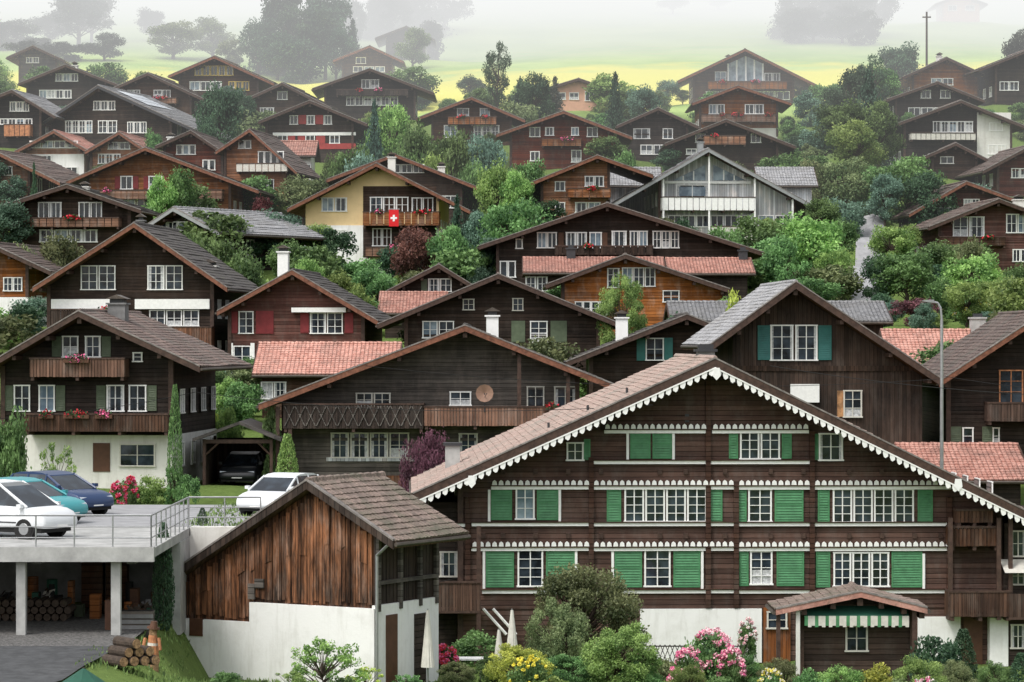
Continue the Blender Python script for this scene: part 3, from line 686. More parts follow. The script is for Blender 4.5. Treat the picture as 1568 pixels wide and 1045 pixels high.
s(W,305,185,180,292,(226,112),(166,138),(322,156),wall='w_brown',wins=[(235,262,138,149,2),(195,215,138,149,2)],balc=[(185,270,150,158,'w_orange')],yaw=-8)
s(W,325,170,275,395,(328,86),(258,116),(420,128),wall='w_brown',wins=[(298,358,101,115,5,'yellow_p'),(350,382,125,138,3,'yellow_p'),(290,340,125,138,3)],yaw=-8,verge='verge_o')
s(W,310,195,385,478,(432,127),(376,152),(508,166),wall='w_brown',wins=[(425,440,140,152,1),(398,420,165,178,2)],yaw=-8)
s('red_white_chalet',285,248,408,540,(474,154),(396,186),(562,190),wall='w_dark',yaw=-5,wins=[(444,456,177,190,1),(470,482,177,190,1),(496,508,177,190,1),(425,440,207,219,1),(468,482,207,219,1),(505,520,207,219,1)],shut=[(457,469,176,190,'redpaint'),(483,495,176,190,'redpaint'),(441,452,206,220,'redpaint'),(456,467,206,220,'redpaint'),(484,498,206,220,'redpaint')],pan=[(418,545,203,207,'white',.1),(418,545,220,228,'redpaint',.1)])
s(W,322,185,498,635,(566,105),(478,136),(664,142),wall='w_dark',roof='t_dark',wins=[(553,581,122,135,2),(530,610,148,161,6)],balc=[(515,625,137,146,'v_dark')])
s(W,362,125,525,600,(566,70),(510,92),(618,94),wall='w_brown',wins=[(545,560,88,97,1),(540,590,102,110,3)],verge='verge_o',chim=[(535,80,3,.3)])
s(W,395,92,592,650,(622,40),(575,58),(665,60),wall='w_dark',wins=[(610,640,66,74,3)])
s(W,292,220,662,782,(722,149),(638,181),(804,184),wall='w_brown',wins=[(700,718,166,178,1),(735,750,166,178,1),(725,765,192,210,3),(680,700,192,210,1)],balc=[(686,760,178,190,'w_orange')],verge='verge_o')
s(W,278,258,782,945,(863,170),(760,206),(968,210),wall='w_red',wins=[(811,827,195,209,1),(835,848,195,207,1),(875,886,195,207,1),(899,915,195,209,1),(812,826,232,246,1),(875,890,230,248,1)],balc=[(830,890,212,223,'w_orange')],verge='verge_o')
s('salmon_house',330,170,845,930,(886,120),(834,136),(938,138),wall='salmon',roof='t_red',fo=.8,wins=[(852,866,142,152,1),(872,886,142,152,1),(895,925,140,154,2)],beams=False)
s(W,290,242,958,1052,(1008,165),(944,193),(1070,194),wall='w_dark',wins=[(970,995,197,212,1),(1015,1030,197,212,1),(980,1040,222,236,3)])
s(W,306,212,1072,1190,(1130,131),(1060,158),(1212,158),wall='w_orange',verge='verge_o',wins=[(1085,1110,160,174,2),(1140,1170,160,174,2),(1095,1112,190,203,1)],balc=[(1075,1188,175,186,'w_orange')],pan=[(1070,1190,196,212,'plaster_w',.04)])
top=s('glazed_gable_chalet',342,160,1062,1215,(1141,75),(1038,124),(1258,134),wall='w_brown',roof='t_brown',verge='verge_o',fo=1.6,wins=[(1095,1112,110,126,1,'white'),(1170,1195,112,124,2),(1080,1210,140,152,6)],balc=[(1085,1205,124,136,'w_orange',1.4)],chim=[(1115,85,4,.3)])
b=MB()
for q in ([(1116,125),(1116,97),(1141,86),(1141,125)],[(1143,125),(1143,86),(1168,97),(1168,125)]): b.poly([(top.P(x,y)[0],-.05,top.P(x,y)[1]) for x,y in q],'glass_b')
for px in (1115,1128,1142,1155,1168): 
    x=top.P(px,0)[0]; b.box(x-.1,x+.1,-.12,-.051,top.P(0,125)[1],top.P(0,86+abs(px-1142)*.42)[1],'white')
b.build('glazed_gable',top.e)
s(W,280,262,1032,1190,(1112,183),(1018,220),(1218,224),wall='w_dark',wins=[(1065,1080,205,218,1),(1150,1165,205,218,1),(1050,1085,228,236,2)],balc=[(1078,1142,207,221,'w_orange')],roof='t_dark')
s(W,238,345,830,932,(915,238),(800,285),(1000,268),wall='w_orange',wins=[(850,865,278,292,1),(895,925,270,285,2),(850,865,310,325,1),(880,920,310,325,2)],balc=[(870,935,288,302,'w_orange')],roof='t_brown',verge='verge_o')
s(W,335,160,1398,1498,(1450,88),(1382,118),(1520,120),wall='w_orange',wins=[(1425,1460,120,130,2)],chim=[(1438,82,3,.3)],yaw=4)
s(W,315,190,1372,1485,(1436,125),(1358,152),(1508,154),wall='w_dark',wins=[(1410,1425,138,150,1),(1440,1455,138,150,1),(1390,1470,165,178,4)])
s('stone_base_chalet',296,262,1385,1548,(1472,154),(1366,192),(1572,194),wall='w_dark',wins=[(1428,1490,186,202,5),(1515,1535,188,200,1),(1512,1540,222,236,2)],pan=[(1496,1548,172,262,'plaster_w',.05)],balc=[(1395,1494,203,214,ow,1.2)],yaw=4)
s(W,276,268,1428,1495,(1464,219),(1415,240),(1512,244),wall='w_brown',wins=[(1440,1460,240,250,1)])
s('red_chalet',250,360,1412,1540,(1480,278),(1392,328),(1562,308),wall='w_red',wins=[(1415,1460,318,334,2),(1475,1500,305,318,2)],verge='verge_o',yaw=5)
s('red_chalet',232,415,1438,1640,(1530,305),(1422,348),(1650,350),wall='w_red',wins=[(1458,1508,332,362,2),(1540,1575,328,356,2),(1550,1575,382,400,2)],balc=[(1440,1540,362,376,'w_brown')],chim=[(1560,300,3,.4)],yaw=5)
eave_house('red_roof_annex',258,345,1390,1480,322,334,2.6,'plaster_w','t_red')
s(W,330,160,1525,1640,(1585,72),(1500,106),(1660,108),wall='w_dark',wins=[(1530,1560,125,138,2)],yaw=6)
s(W,268,300,1528,1640,(1580,222),(1505,262),(1660,262),wall='w_red',wins=[(1548,1575,258,272,2)],yaw=6)
s(W,250,310,-50,45,(-10,230),(-80,262),(92,280),wall='w_orange',roof='t_brown',wins=[(-5,20,255,268,2),(5,30,285,298,1)],yaw=-14,verge='verge_o')
s(W,345,130,30,86,(50,70),(10,88),(98,92),wall='w_gray',wins=[(40,60,88,96,2)])
s('farmhouse',440,32,1445,1500,(1472,-8),(1432,6),(1512,6),wall='salmon',roof='t_red',wins=[(1452,1465,8,16,1),(1478,1492,8,16,1)],depth=8,beams=False)
# ------------------------------------------------------------ TERRAIN
PY=[0,60,80,115,150,200,250,300,340,370,420,500,700,1200,3000]
PZ=[-14,-12.5,-11.5,-10.5,-6.8,-1,6,16,26,33,43,60,100,190,330]
def cp(px,py,d): CTRL.append(((px-CX)/F*d,d,(CY-py)/F*d))
for q in ((1325,470,200),(1328,410,218),(1331,360,236),(1337,320,252),(1400,500,185),(1480,500,180),(1560,480,185),(1450,450,205),(1300,440,205),
          (100,1030,80),(60,1000,84),(240,1038,88),(260,1050,90),(180,1035,84),(800,1090,100),(1100,1085,100),(1400,1075,100),(1568,1060,105),(500,1080,88),(640,1060,95),(0,1060,74),
          (1220,228,285),(1300,235,280),(660,765,135),(330,745,136),(390,745,136)): cp(*q)
CT=np.array(CTRL)
CR=CT[:,2]-np.interp(CT[:,1],PY,PZ)
def smooth_rect(x,y,x0,x1,y0,y1,e):
    f=lambda t:np.clip(t,0,1)
    return f((x-x0)/e+1)*f((x1-x)/e+1)*f((y-y0)/e+1)*f((y1-y)/e+1)
def height(x,y):
    x=np.atleast_1d(np.asarray(x,float)); y=np.atleast_1d(np.asarray(y,float))
    out=np.empty(x.shape)
    for i in range(0,len(x),20000):
        xs=x[i:i+20000,None]; ys=y[i:i+20000,None]
        w=1/((xs-CT[None,:,0])**2+(ys-CT[None,:,1])**2+3)**1.6
        out[i:i+20000]=(w*CR).sum(1)/(w.sum(1)+1/(14.**3.2))
    z=np.interp(y,PY,PZ)+out
    z+=.35*np.sin(x*.09+1)*np.sin(y*.07)*np.clip((y-330)/60,0,1)
    k=smooth_rect(x,y,-60,-11.2,60,97.4,1.2); k=k*np.clip((y-70)/14,0,1); z=z*(1-k)+(-8.85)*k
    k=smooth_rect(x,y,-60,-8.2,98.6,113,1.0); z=z*(1-k)+(-6.27)*k
    return z
def hz(x,y): return float(height([x],[y])[0])
def axis(lo,hi,st,far,gr):
    a=list(np.arange(lo,hi,st)); q=a[-1]; s_=st
    while q<far: s_*=gr; q+=s_; a.append(q)
    return a
yv=axis(60,430,1.1,2800,1.12); yv=[-200,-80,0,30,50]+yv
xr_=axis(0,75,1.1,1500,1.2); xv=[-q for q in reversed(xr_[1:])]+xr_
XX,YY=np.meshgrid(xv,yv); ZZ=height(XX.ravel(),YY.ravel())
nx_,ny_=len(xv),len(yv)
me=bpy.data.meshes.new('ground')
vv=np.stack([XX.ravel(),YY.ravel(),ZZ],1)
idx=np.arange(nx_*ny_).reshape(ny_,nx_)
fc=np.stack([idx[:-1,:-1],idx[:-1,1:],idx[1:,1:],idx[1:,:-1]],-1).reshape(-1,4)
me.from_pydata(vv.tolist(),[],fc.tolist()); me.polygons.foreach_set('use_smooth',[True]*len(fc))
gr=bpy.data.objects.new('ground',me); link(gr)
m,nt,b=newmat('grass')
tc=nd(nt,'ShaderNodeNewGeometry').outputs['Position']; sp=nd(nt,'ShaderNodeSeparateXYZ',{0:tc})
n1=nd(nt,'ShaderNodeTexNoise',{'Vector':tc,'Scale':.12,'Detail':6.0}).outputs[0]
n2=nd(nt,'ShaderNodeTexNoise',{'Vector':tc,'Scale':2.2,'Detail':8.0,'Roughness':.75}).outputs[0]
low=mixc(nt,n2,(.05,.085,.022),(.18,.26,.065))
hi=mixc(nt,ramp(nt,n1,.35,.65),(.34,.50,.15),(.48,.62,.21))
yy_=math_(nt,'ADD',sp.outputs[1],math_(nt,'MULTIPLY',n1,30.))
yy_=math_(nt,'ADD',yy_,math_(nt,'MULTIPLY',sp.outputs[0],-.12))
yb=math_(nt,'MULTIPLY',ramp(nt,math_(nt,'DIVIDE',yy_,1000.),.352,.356),ramp(nt,math_(nt,'DIVIDE',yy_,1000.),.388,.394,(1,1,1),(0,0,0)))
hi=mixc(nt,math_(nt,'MULTIPLY',yb,.9),hi,(.78,.72,.16))
up=ramp(nt,math_(nt,'DIVIDE',yy_,1000.),.338,.352)
col=mixc(nt,up,low,hi)
col=mixc(nt,math_(nt,'MULTIPLY',n2,.22),col,(.18,.25,.09))
nt.links.new(col,b.inputs['Base Color']); b.inputs['Roughness'].default_value=.9; b.inputs['Specular IOR Level'].default_value=.1
bp=nd(nt,'ShaderNodeBump',{'Height':n2,'Strength':.8,'Distance':.15}); nt.links.new(bp.outputs[0],b.inputs['Normal'])
me.materials.append(m)
def drape(name,fn,nu,nv,mat,off=.07,parent=None):
    V=[fn(i/nu,j/nv) for j in range(nv+1) for i in range(nu+1)]
    zz=height([v[0] for v in V],[v[1] for v in V])+off
    me=bpy.data.meshes.new(name)
    me.from_pydata([(v[0],v[1],float(z)) for v,z in zip(V,zz)],[],[(j*(nu+1)+i,j*(nu+1)+i+1,(j+1)*(nu+1)+i+1,(j+1)*(nu+1)+i) for j in range(nv) for i in range(nu)])
    me.materials.append(M[mat]); return link(bpy.data.objects.new(name,me),parent)
def rectd(name,x0,x1,y0,y1,mat,off=.07): return drape(name,lambda u,v:(x0+(x1-x0)*u,y0+(y1-y0)*v),max(2,int(x1-x0)),max(2,int(y1-y0)),mat,off)
rectd('parking_pavement',-45,-8.6,98.2,112,'paving',.03)
rectd('gravel_yard',-45,-11.2,84.6,97,'gravel',.03)
drape('asphalt_road',lambda u,v:(-45+(45-12.4+1.1*v*v)*u,60+24.5*v),30,24,'asphalt',.08)
path=[(1325,470,200),(1328,410,218),(1331,360,236),(1337,315,254)]
def pf(u,v):
    t=v*(len(path)-1); i=min(int(t),len(path)-2); f=t-i
    P0=path[i];P1=path[i+1]; d_=P0[2]+(P1[2]-P0[2])*f; px=P0[0]+(P1[0]-P0[0])*f
    return ((px-CX)/F*d_+(u-.5)*2.1,d_)
drape('hillside_driveway',pf,2,50,'paving',.12)
# ------------------------------------------------------------ PARKING DECK
dk=empty('parking_deck',(0,0,0)); b=MB()
zt=-6.22
b.box(-45,-10.75,88,98.3,zt-.28,zt,'concrete'); b.box(-45,-10.7,87.8,88.05,zt-.38,zt+.06,'concrete')
b.box(-45,-10.8,97.5,98.4,-9.5,zt-.281,'concrete_d'); b.box(-11.0,-10.72,95,98.3,-9.5,zt-.282,'concrete')
b.box(-10.72,-8.3,97.9,98.5,-10.5,zt+.02,'plaster_w')
for px in (33,178): 
    x=(px-CX)/F*88.3; b.box(x-.14,x+.14,88.15,88.45,-9.5,zt-.283,'concrete')
for x in (-21,-25,-30): b.box(x-.14,x+.14,88.15,88.45,-9.5,zt-.283,'concrete')
for x in np.arange(-20.,-10.8,2.84): b.box(x-.12,x+.12,88.5,97.5,zt-.5,zt-.284,'concrete_d')
b.build('slab_and_columns',dk)
b=MB()
def rail(xa,ya,xb,yb,z,h=1.0,step=1.15):
    L=math.hypot(xb-xa,yb-ya); n=max(1,int(L/step))
    for i in range(n+1):
        x=xa+(xb-xa)*i/n;y=ya+(yb-ya)*i/n; b.cyl((x,y,z),(x,y,z+h),.025,.025,'metal',6)
    for hh in (h,h*.66,h*.33): b.cyl((xa,ya,z+hh),(xb,yb,z+hh),.02 if hh<h else .03,.02 if hh<h else .03,'metal',6)
rail(-20,87.95,-10.8,87.95,zt); rail(-10.8,87.95,-10.8,97.9,zt); rail(-10.8,98.2,-8.4,98.2,zt)
b.build('railing',dk)
gb=empty('garage_clutter',(0,0,0)); b=MB()
for i in range(34):
    x=random.uniform(-17,-11.6); y=random.uniform(93,97); z=-8.82; w_=random.uniform(.15,.5); h_=random.uniform(.2,1.1)
    mt=random.choice(['shut_brown','metal_d','canvas_g','concrete_d','bluewall','offwhite','w_orange','gray_green','metal_d','rubber','bark'])
    if i%3==0: b.cyl((x,y,z),(x,y,z+h_),w_*.4,w_*.4,mt,12)
    elif i%3==1: b.tufts((x,y,z+h_*.4),(w_,w_,h_*.4),30,[mt,'bark'],.12)
    else: b.box(x,x+w_,y,y+.5,z,z+h_,mt)
for r_ in range(3):
    for i in range(9):
        b.cyl((-16.2+i*.26+(r_%2)*.13,92.5,-8.7+r_*.22),(-16.2+i*.26+(r_%2)*.13,93.6,-8.7+r_*.22),.12,.12,'bark',8)
b.box(-12.4,-12.2,89.5,89.9,-8.8,-7.9,'shut_brown')
for xx in (-14.2,-13.4):
    b.box(xx,xx+.7,96.9,97.4,-8.8,-7.2,'w_brown'); 
b.build('stored_items',gb)
# ------------------------------------------------------------ CARS
def car(name,px,d,z,yaw,paint,van=False,sc_=1.0):
    x=(px-CX)/F*d; e=empty(name,(x,d,z),math.radians(yaw)); e.scale=(sc_,)*3
    Wd=.88
    if van: body=[(-2.15,.35),(-2.18,.7),(-2.15,.95),(-2.05,1.05),(-1.2,1.08),(1.2,1.02),(1.75,.93),(2.0,.82),(2.12,.66),(2.16,.5),(2.12,.35)]; cab=[(-2.06,1.04),(-1.95,1.4),(-1.82,1.66),(-1.55,1.74),(-.6,1.77),(.1,1.73),(.42,1.63),(1.38,1.0)]
    else: body=[(-2.0,.33),(-2.06,.7),(-2.02,.9),(-1.9,.97),(-1.2,1.0),(.9,.95),(1.5,.86),(1.85,.76),(2.0,.6),(2.03,.45),(2.0,.33)]; cab=[(-1.97,.96),(-1.72,1.28),(-1.5,1.43),(-1.2,1.5),(-.6,1.52),(-.1,1.49),(.2,1.41),(1.1,.93)]
    b=MB()
    def loft(prof,sections,m):
        k=b.mi(m); base=len(b.v); n=len(prof)
        cx_=sum(p[0] for p in prof)/n; cz_=sum(p[1] for p in prof)/n
        for (yy,sx,szz) in sections:
            for (X,Z) in prof: b.v.append((cx_+(X-cx_)*sx,yy,cz_+(Z-cz_)*szz))
        for s_ in range(len(sections)-1):
            for i in range(n):
                j=(i+1)%n; b.f.append((base+s_*n+i,base+s_*n+j,base+(s_+1)*n+j,base+(s_+1)*n+i)); b.m.append(k)
        b.f.append(tuple(base+i for i in reversed(range(n)))); b.m.append(k)
        b.f.append(tuple(base+(len(sections)-1)*n+i for i in range(n))); b.m.append(k)
    loft(body,[(-Wd,.95,.82),(-Wd*.97,.97,.93),(-Wd*.88,.985,1),(-Wd*.5,1,1.02),(Wd*.5,1,1.02),(Wd*.88,.985,1),(Wd*.97,.97,.93),(Wd,.95,.82)],paint)
    o=b.build('body',e,smooth=True)
    b=MB()
    zt_=max(p[1] for p in cab); k=b.mi('glass'); base=len(b.v); nn=len(cab)
    for sg in (-1,1):
        for X,Z in cab: b.v.append((X,sg*(Wd-.06-(Z-1.0)*.28),Z))
    for i in range(nn-1): b.f.append((base+i,base+i+1,base+nn+i+1,base+nn+i)); b.m.append(k)
    b.f.append(tuple(base+i for i in range(nn))); b.m.append(k); b.f.append(tuple(base+nn+i for i in reversed(range(nn)))); b.m.append(k)
    wy=Wd-.06-(zt_-1.0)*.28
    xs=[p for p in cab if p[1]>zt_-.12]
    b.prism([(xs[0][0]-.04,xs[0][1]-.03)]+[(p[0],p[1]+.02) for p in xs]+[(xs[-1][0]+.05,xs[-1][1]-.05)],-wy-.02,wy+.02,paint)
    for X0,X1 in ((cab[0],xs[0]),(cab[-1],xs[-1])):
        for sg in (-1,1):
            b.cyl((X0[0],sg*(Wd-.05),X0[1]),(X1[0],sg*(wy+.02),X1[1]),.05,.045,paint,6)
    for X in (-.75,.15):
        for sg in (-1,1): b.cyl((X,sg*(Wd-.055),1.0),(X,sg*(wy+.02),zt_-.05),.035,.035,paint,6)
    b.build('cabin',e); b=MB()
    for X in (-1.3,1.3):
        for sg in (-1,1):
            b.cyl((X,sg*(Wd-.2),.34),(X,sg*(Wd-.02),.36),.40,.40,'rubber',22)
            b.cyl((X,sg*(Wd-.2),.32),(X,sg*(Wd+.01),.32),.32,.32,'rubber',20); b.cyl((X,sg*(Wd+.0),.32),(X,sg*(Wd+.02),.32),.2,.18,'metal',12)
    b.build('wheels',e); b=MB()
    fx=2.04 if van else 1.9
    for sg in (-1,1):
        b.prism([(fx-.28,.80),(fx+.02,.68),(fx+.06,.56),(fx-.22,.62)],sg*.5,sg*.82,'skylite'); b.box(body[0][0]-.04,body[0][0]+.1,sg*.6,sg*.84,.7,.95,'redlight')
        b.box(cab[-1][0]-.25,cab[-1][0]-.08,sg*(Wd+.0),sg*(Wd+.16),.98,1.1,paint)
        b.box(-1.0,1.0,sg*(Wd-.02),sg*(Wd+.012),.5,.54,'metal_d')
        b.box(-.3,-.1,sg*(Wd-.01),sg*(Wd+.02),.84,.87,'metal_d')
    b.box(fx+.02,fx+.1,-.45,.45,.42,.55,'metal_d'); b.box(fx+.05,fx+.12,-.25,.25,.36,.46,'white')
    b.box(-1.9,1.9,-Wd+.1,Wd-.1,.2,.36,'rubber')
    b.build('lights_and_trim',e)
    return e
car('parked_car',12,93.5,-6.22,-28,'car_white',True,1.0)
car('parked_car',40,101,-6.24,-25,'car_teal')
car('parked_car',88,106,-6.24,-35,'car_blue',False,1.0)
car('parked_car',432,106,-6.24,-115,'car_white',False,.95)
car('parked_car',374,141,hz((374-CX)/F*141,141)+.03,-95,'car_black')
e=empty('carport',((368-CX)/F*138,138,hz((368-CX)/F*138,138))); b=MB()
for x in (-1.7,1.45):
    for y in (0,5): b.box(x-.07,x+.07,y,y+.14,-1,2.2,'verge')
b.prism([(-2.2,2.1),(0,2.9),(0,3.05),(-2.2,2.25)],-.5,5.5,'t_dark'); b.prism([(0,2.9),(1.95,2.1),(1.95,2.25),(0,3.05)],-.5,5.5,'t_dark')
b.box(-1.7,1.45,.02,.12,2.0,2.18,'verge'); b.cyl((-1.7,.07,1.4),(-1.0,.07,2.05),.05,.05,'verge',6); b.cyl((1.45,.07,1.4),(.8,.07,2.05),.05,.05,'verge',6)
b.box(-1.6,1.5,5.1,5.2,0,2.1,'v_dark'); b.box(-1.7,-1.6,0.2,5.1,0,2.0,'v_dark'); b.build('frame_and_roof',e)
# ------------------------------------------------------------ STREET FURNITURE ETC
def at(px,py,d): return ((px-CX)/F*d,d,(CY-py)/F*d)
def sl(px,top,d,arm):
    x=(px-CX)/F*d; z0=hz(x,d); zt_=(CY-top)/F*d; e=empty('street_lamp',(x,d,z0)); H=zt_-z0; b=MB()
    b.cyl((0,0,-.5),(0,0,H-.8),.10,.07,'metal',10)
    pts=[(0,0,H-.8),(arm*.1,0,H-.3),(arm*.4,0,H-.05),(arm,0,H)]
    for p,q in zip(pts,pts[1:]): b.cyl(p,q,.055,.05,'metal',8)
    b.prism([(arm*.8,H-.05),(arm*1.9,H+.02),(arm*1.9,H+.08),(arm*.8,H+.1)],-.14,.14,'metal'); b.build('pole_and_head',e)
sl(1442,462,133,-.45)
def pole(px,top,d):
    x=(px-CX)/F*d; z0=hz(x,d); H=(CY-top)/F*d-z0; e=empty('utility_pole',(x,d,z0)); b=MB()
    b.cyl((0,0,-.5),(0,0,H),.16,.11,'bark',8); b.box(-.5,.5,-.06,.06,H-.7,H-.55,'bark')
    for q in (-.4,0,.4): b.cyl((q,0,H-.55),(q,0,H-.35),.05,.05,'white',6)
    b.build('pole',e)
pole(1419,18,345)
p=at(603,320,229.5); e=empty('swiss_flag',p); b=MB()
b.box(-.38,.38,-.01,.01,-1.35,-.05,'flag_red'); b.box(-.08,.08,-.02,.02,-.95,-.45,'white'); b.box(-.25,.25,-.022,.022,-.78,-.62,'white'); b.cyl((-.45,0,0),(.45,0,0),.03,.03,'metal'); b.build('cloth_and_pole',e)
def parasol(px,top,d,mt='canvas',r=.22):
    x=(px-CX)/F*d; z0=hz(x,d); H=(CY-top)/F*d-z0; e=empty('closed_parasol',(x,d,z0)); b=MB()
    b.cyl((0,0,0),(0,0,H),.03,.025,'metal',8); b.cyl((0,0,0),(0,0,.12),.3,.25,'concrete',12)
    for i in range(9):
        a0=2*math.pi*i/9
        b.cyl((r*.6*math.cos(a0),r*.6*math.sin(a0),H*.28),(.02*math.cos(a0),.02*math.sin(a0),H-.05),r*.45,.03,mt,6)
    b.build('pole_and_canvas',e,smooth=False)
parasol(655,932,94); parasol(784,932,108); parasol(764,962,104,r=.2)
x,y=at(128,0,76)[:2]; z0=hz(x,y); zt_=(CY-1022)/F*76; e=empty('garden_parasol',(x,y,z0)); b=MB(); H=zt_-z0
b.cyl((0,0,0),(0,0,H),.03,.03,'bark'); 
for i in range(8):
    a0=2*math.pi*i/8;a1=2*math.pi*(i+1)/8; b.poly([(0,0,H),(.75*math.cos(a0),.75*math.sin(a0),H-.5),(.75*math.cos(a1),.75*math.sin(a1),H-.5)],'canvas_g')
b.build('pole_and_canvas',e)
x,y=at(178,0,81)[:2]; z0=hz(x,y)+.03; e=empty('log_pile',(x,y,z0),-.9); b=MB()
for i,(yy,zz) in enumerate(((0,.15),(.31,.15),(.62,.15),(.93,.15),(.16,.40),(.47,.40),(.78,.40),(.32,.64))): 
    b.cyl((-.55+.06*(i%3),yy,zz),(.4+.05*(i%4),yy,zz+.01),.15,.14,'bark',12); b.cyl((.4+.05*(i%4),yy,zz+.01),(.42+.05*(i%4),yy,zz+.01),.13,.13,'woodpile',12)
b.build('logs',e)
x,y=at(231,0,84.5)[:2]; z0=hz(x,y); e=empty('carved_log_figure',(x,y,z0)); b=MB()
b.cyl((0,0,-.2),(.03,0,.3),.22,.20,'woodpile',12); b.cyl((.03,0,.3),(.04,0,.62),.21,.17,'orange_p',12); b.cyl((.04,0,.62),(.05,0,.7),.16,.15,'offwhite',12); b.cyl((.05,0,.7),(.06,0,.92),.15,.12,'orange_p',12)
b.cyl((.06,0,.92),(.07,0,1.12),.11,.12,'woodpile',12); b.cyl((.07,0,1.10),(.08,0,1.16),.19,.18,'shut_brown',12); b.cyl((.08,0,1.16),(.10,0,1.32),.12,.09,'shut_brown',12)
b.cyl((-.15,-.08,.85),(-.22,-.15,.5),.05,.045,'orange_p',8); b.cyl((.24,-.08,.85),(.29,-.15,.5),.05,.045,'orange_p',8); b.build('figure',e)
x,y=at(200,0,90)[:2]; z0=hz(x,y); e=empty('planter_box',(x,y,z0)); b=MB(); b.box(-.7,.7,-.3,.3,-.2,.6,'w_gray'); 
for zz in (.05,.22,.39): b.box(-.73,.73,-.33,-.3,zz,zz+.12,'concrete_d')
b.build('box',e)
e=empty('garden_fence',at(1010,0,108)[:2]+(hz(*at(1010,0,108)[:2]),)); b=MB()
for i in range(26):
    x=-1.6+i*.18
    for sg in (-1,1): b.cyl((x,0,0),(x+sg*.35,0,.9),.02,.02,'w_gray',4)
b.cyl((-1.7,0,.85),(3,0,.85),.025,.025,'w_gray',6); b.build('lattice',e)
e=empty('garden_table',at(700,0,101)[:2]+(hz(*at(700,0,101)[:2]),)); b=MB(); b.box(-.9,.9,-.4,.4,.95,1.0,'white')
for xx in (-.8,.8):
    for yy in (-.3,.3): b.cyl((xx,yy,0),(xx,yy,.95),.03,.03,'metal',6)
b.build('top_and_legs',e)
def cable(p,q,sag,r=.012):
    cu=bpy.data.curves.new('overhead_cable','CURVE'); cu.dimensions='3D'; cu.bevel_depth=r; sp_=cu.splines.new('POLY'); n=24; sp_.points.add(n)
    for i in range(n+1):
        t=i/n; v=[p[k]+(q[k]-p[k])*t for k in range(3)]; v[2]-=sag*4*t*(1-t); sp_.points[i].co=(*v,1)
    cu.materials.append(M['rubber']); link(bpy.data.objects.new('overhead_cable',cu))
cable(at(-300,870,90),at(655,925,110),1.2); cable(at(-300,905,90),at(700,885,112),1.0); cable(at(560,560,130),at(1440,580,133),.6); cable(at(1442,575,133),at(1900,590,130),.5)
cable(at(300,600,135),at(1000,620,113),.5); cable(at(1180,560,113),at(1900,610,100),.4); cable(at(-200,640,125),at(300,600,132),.5)
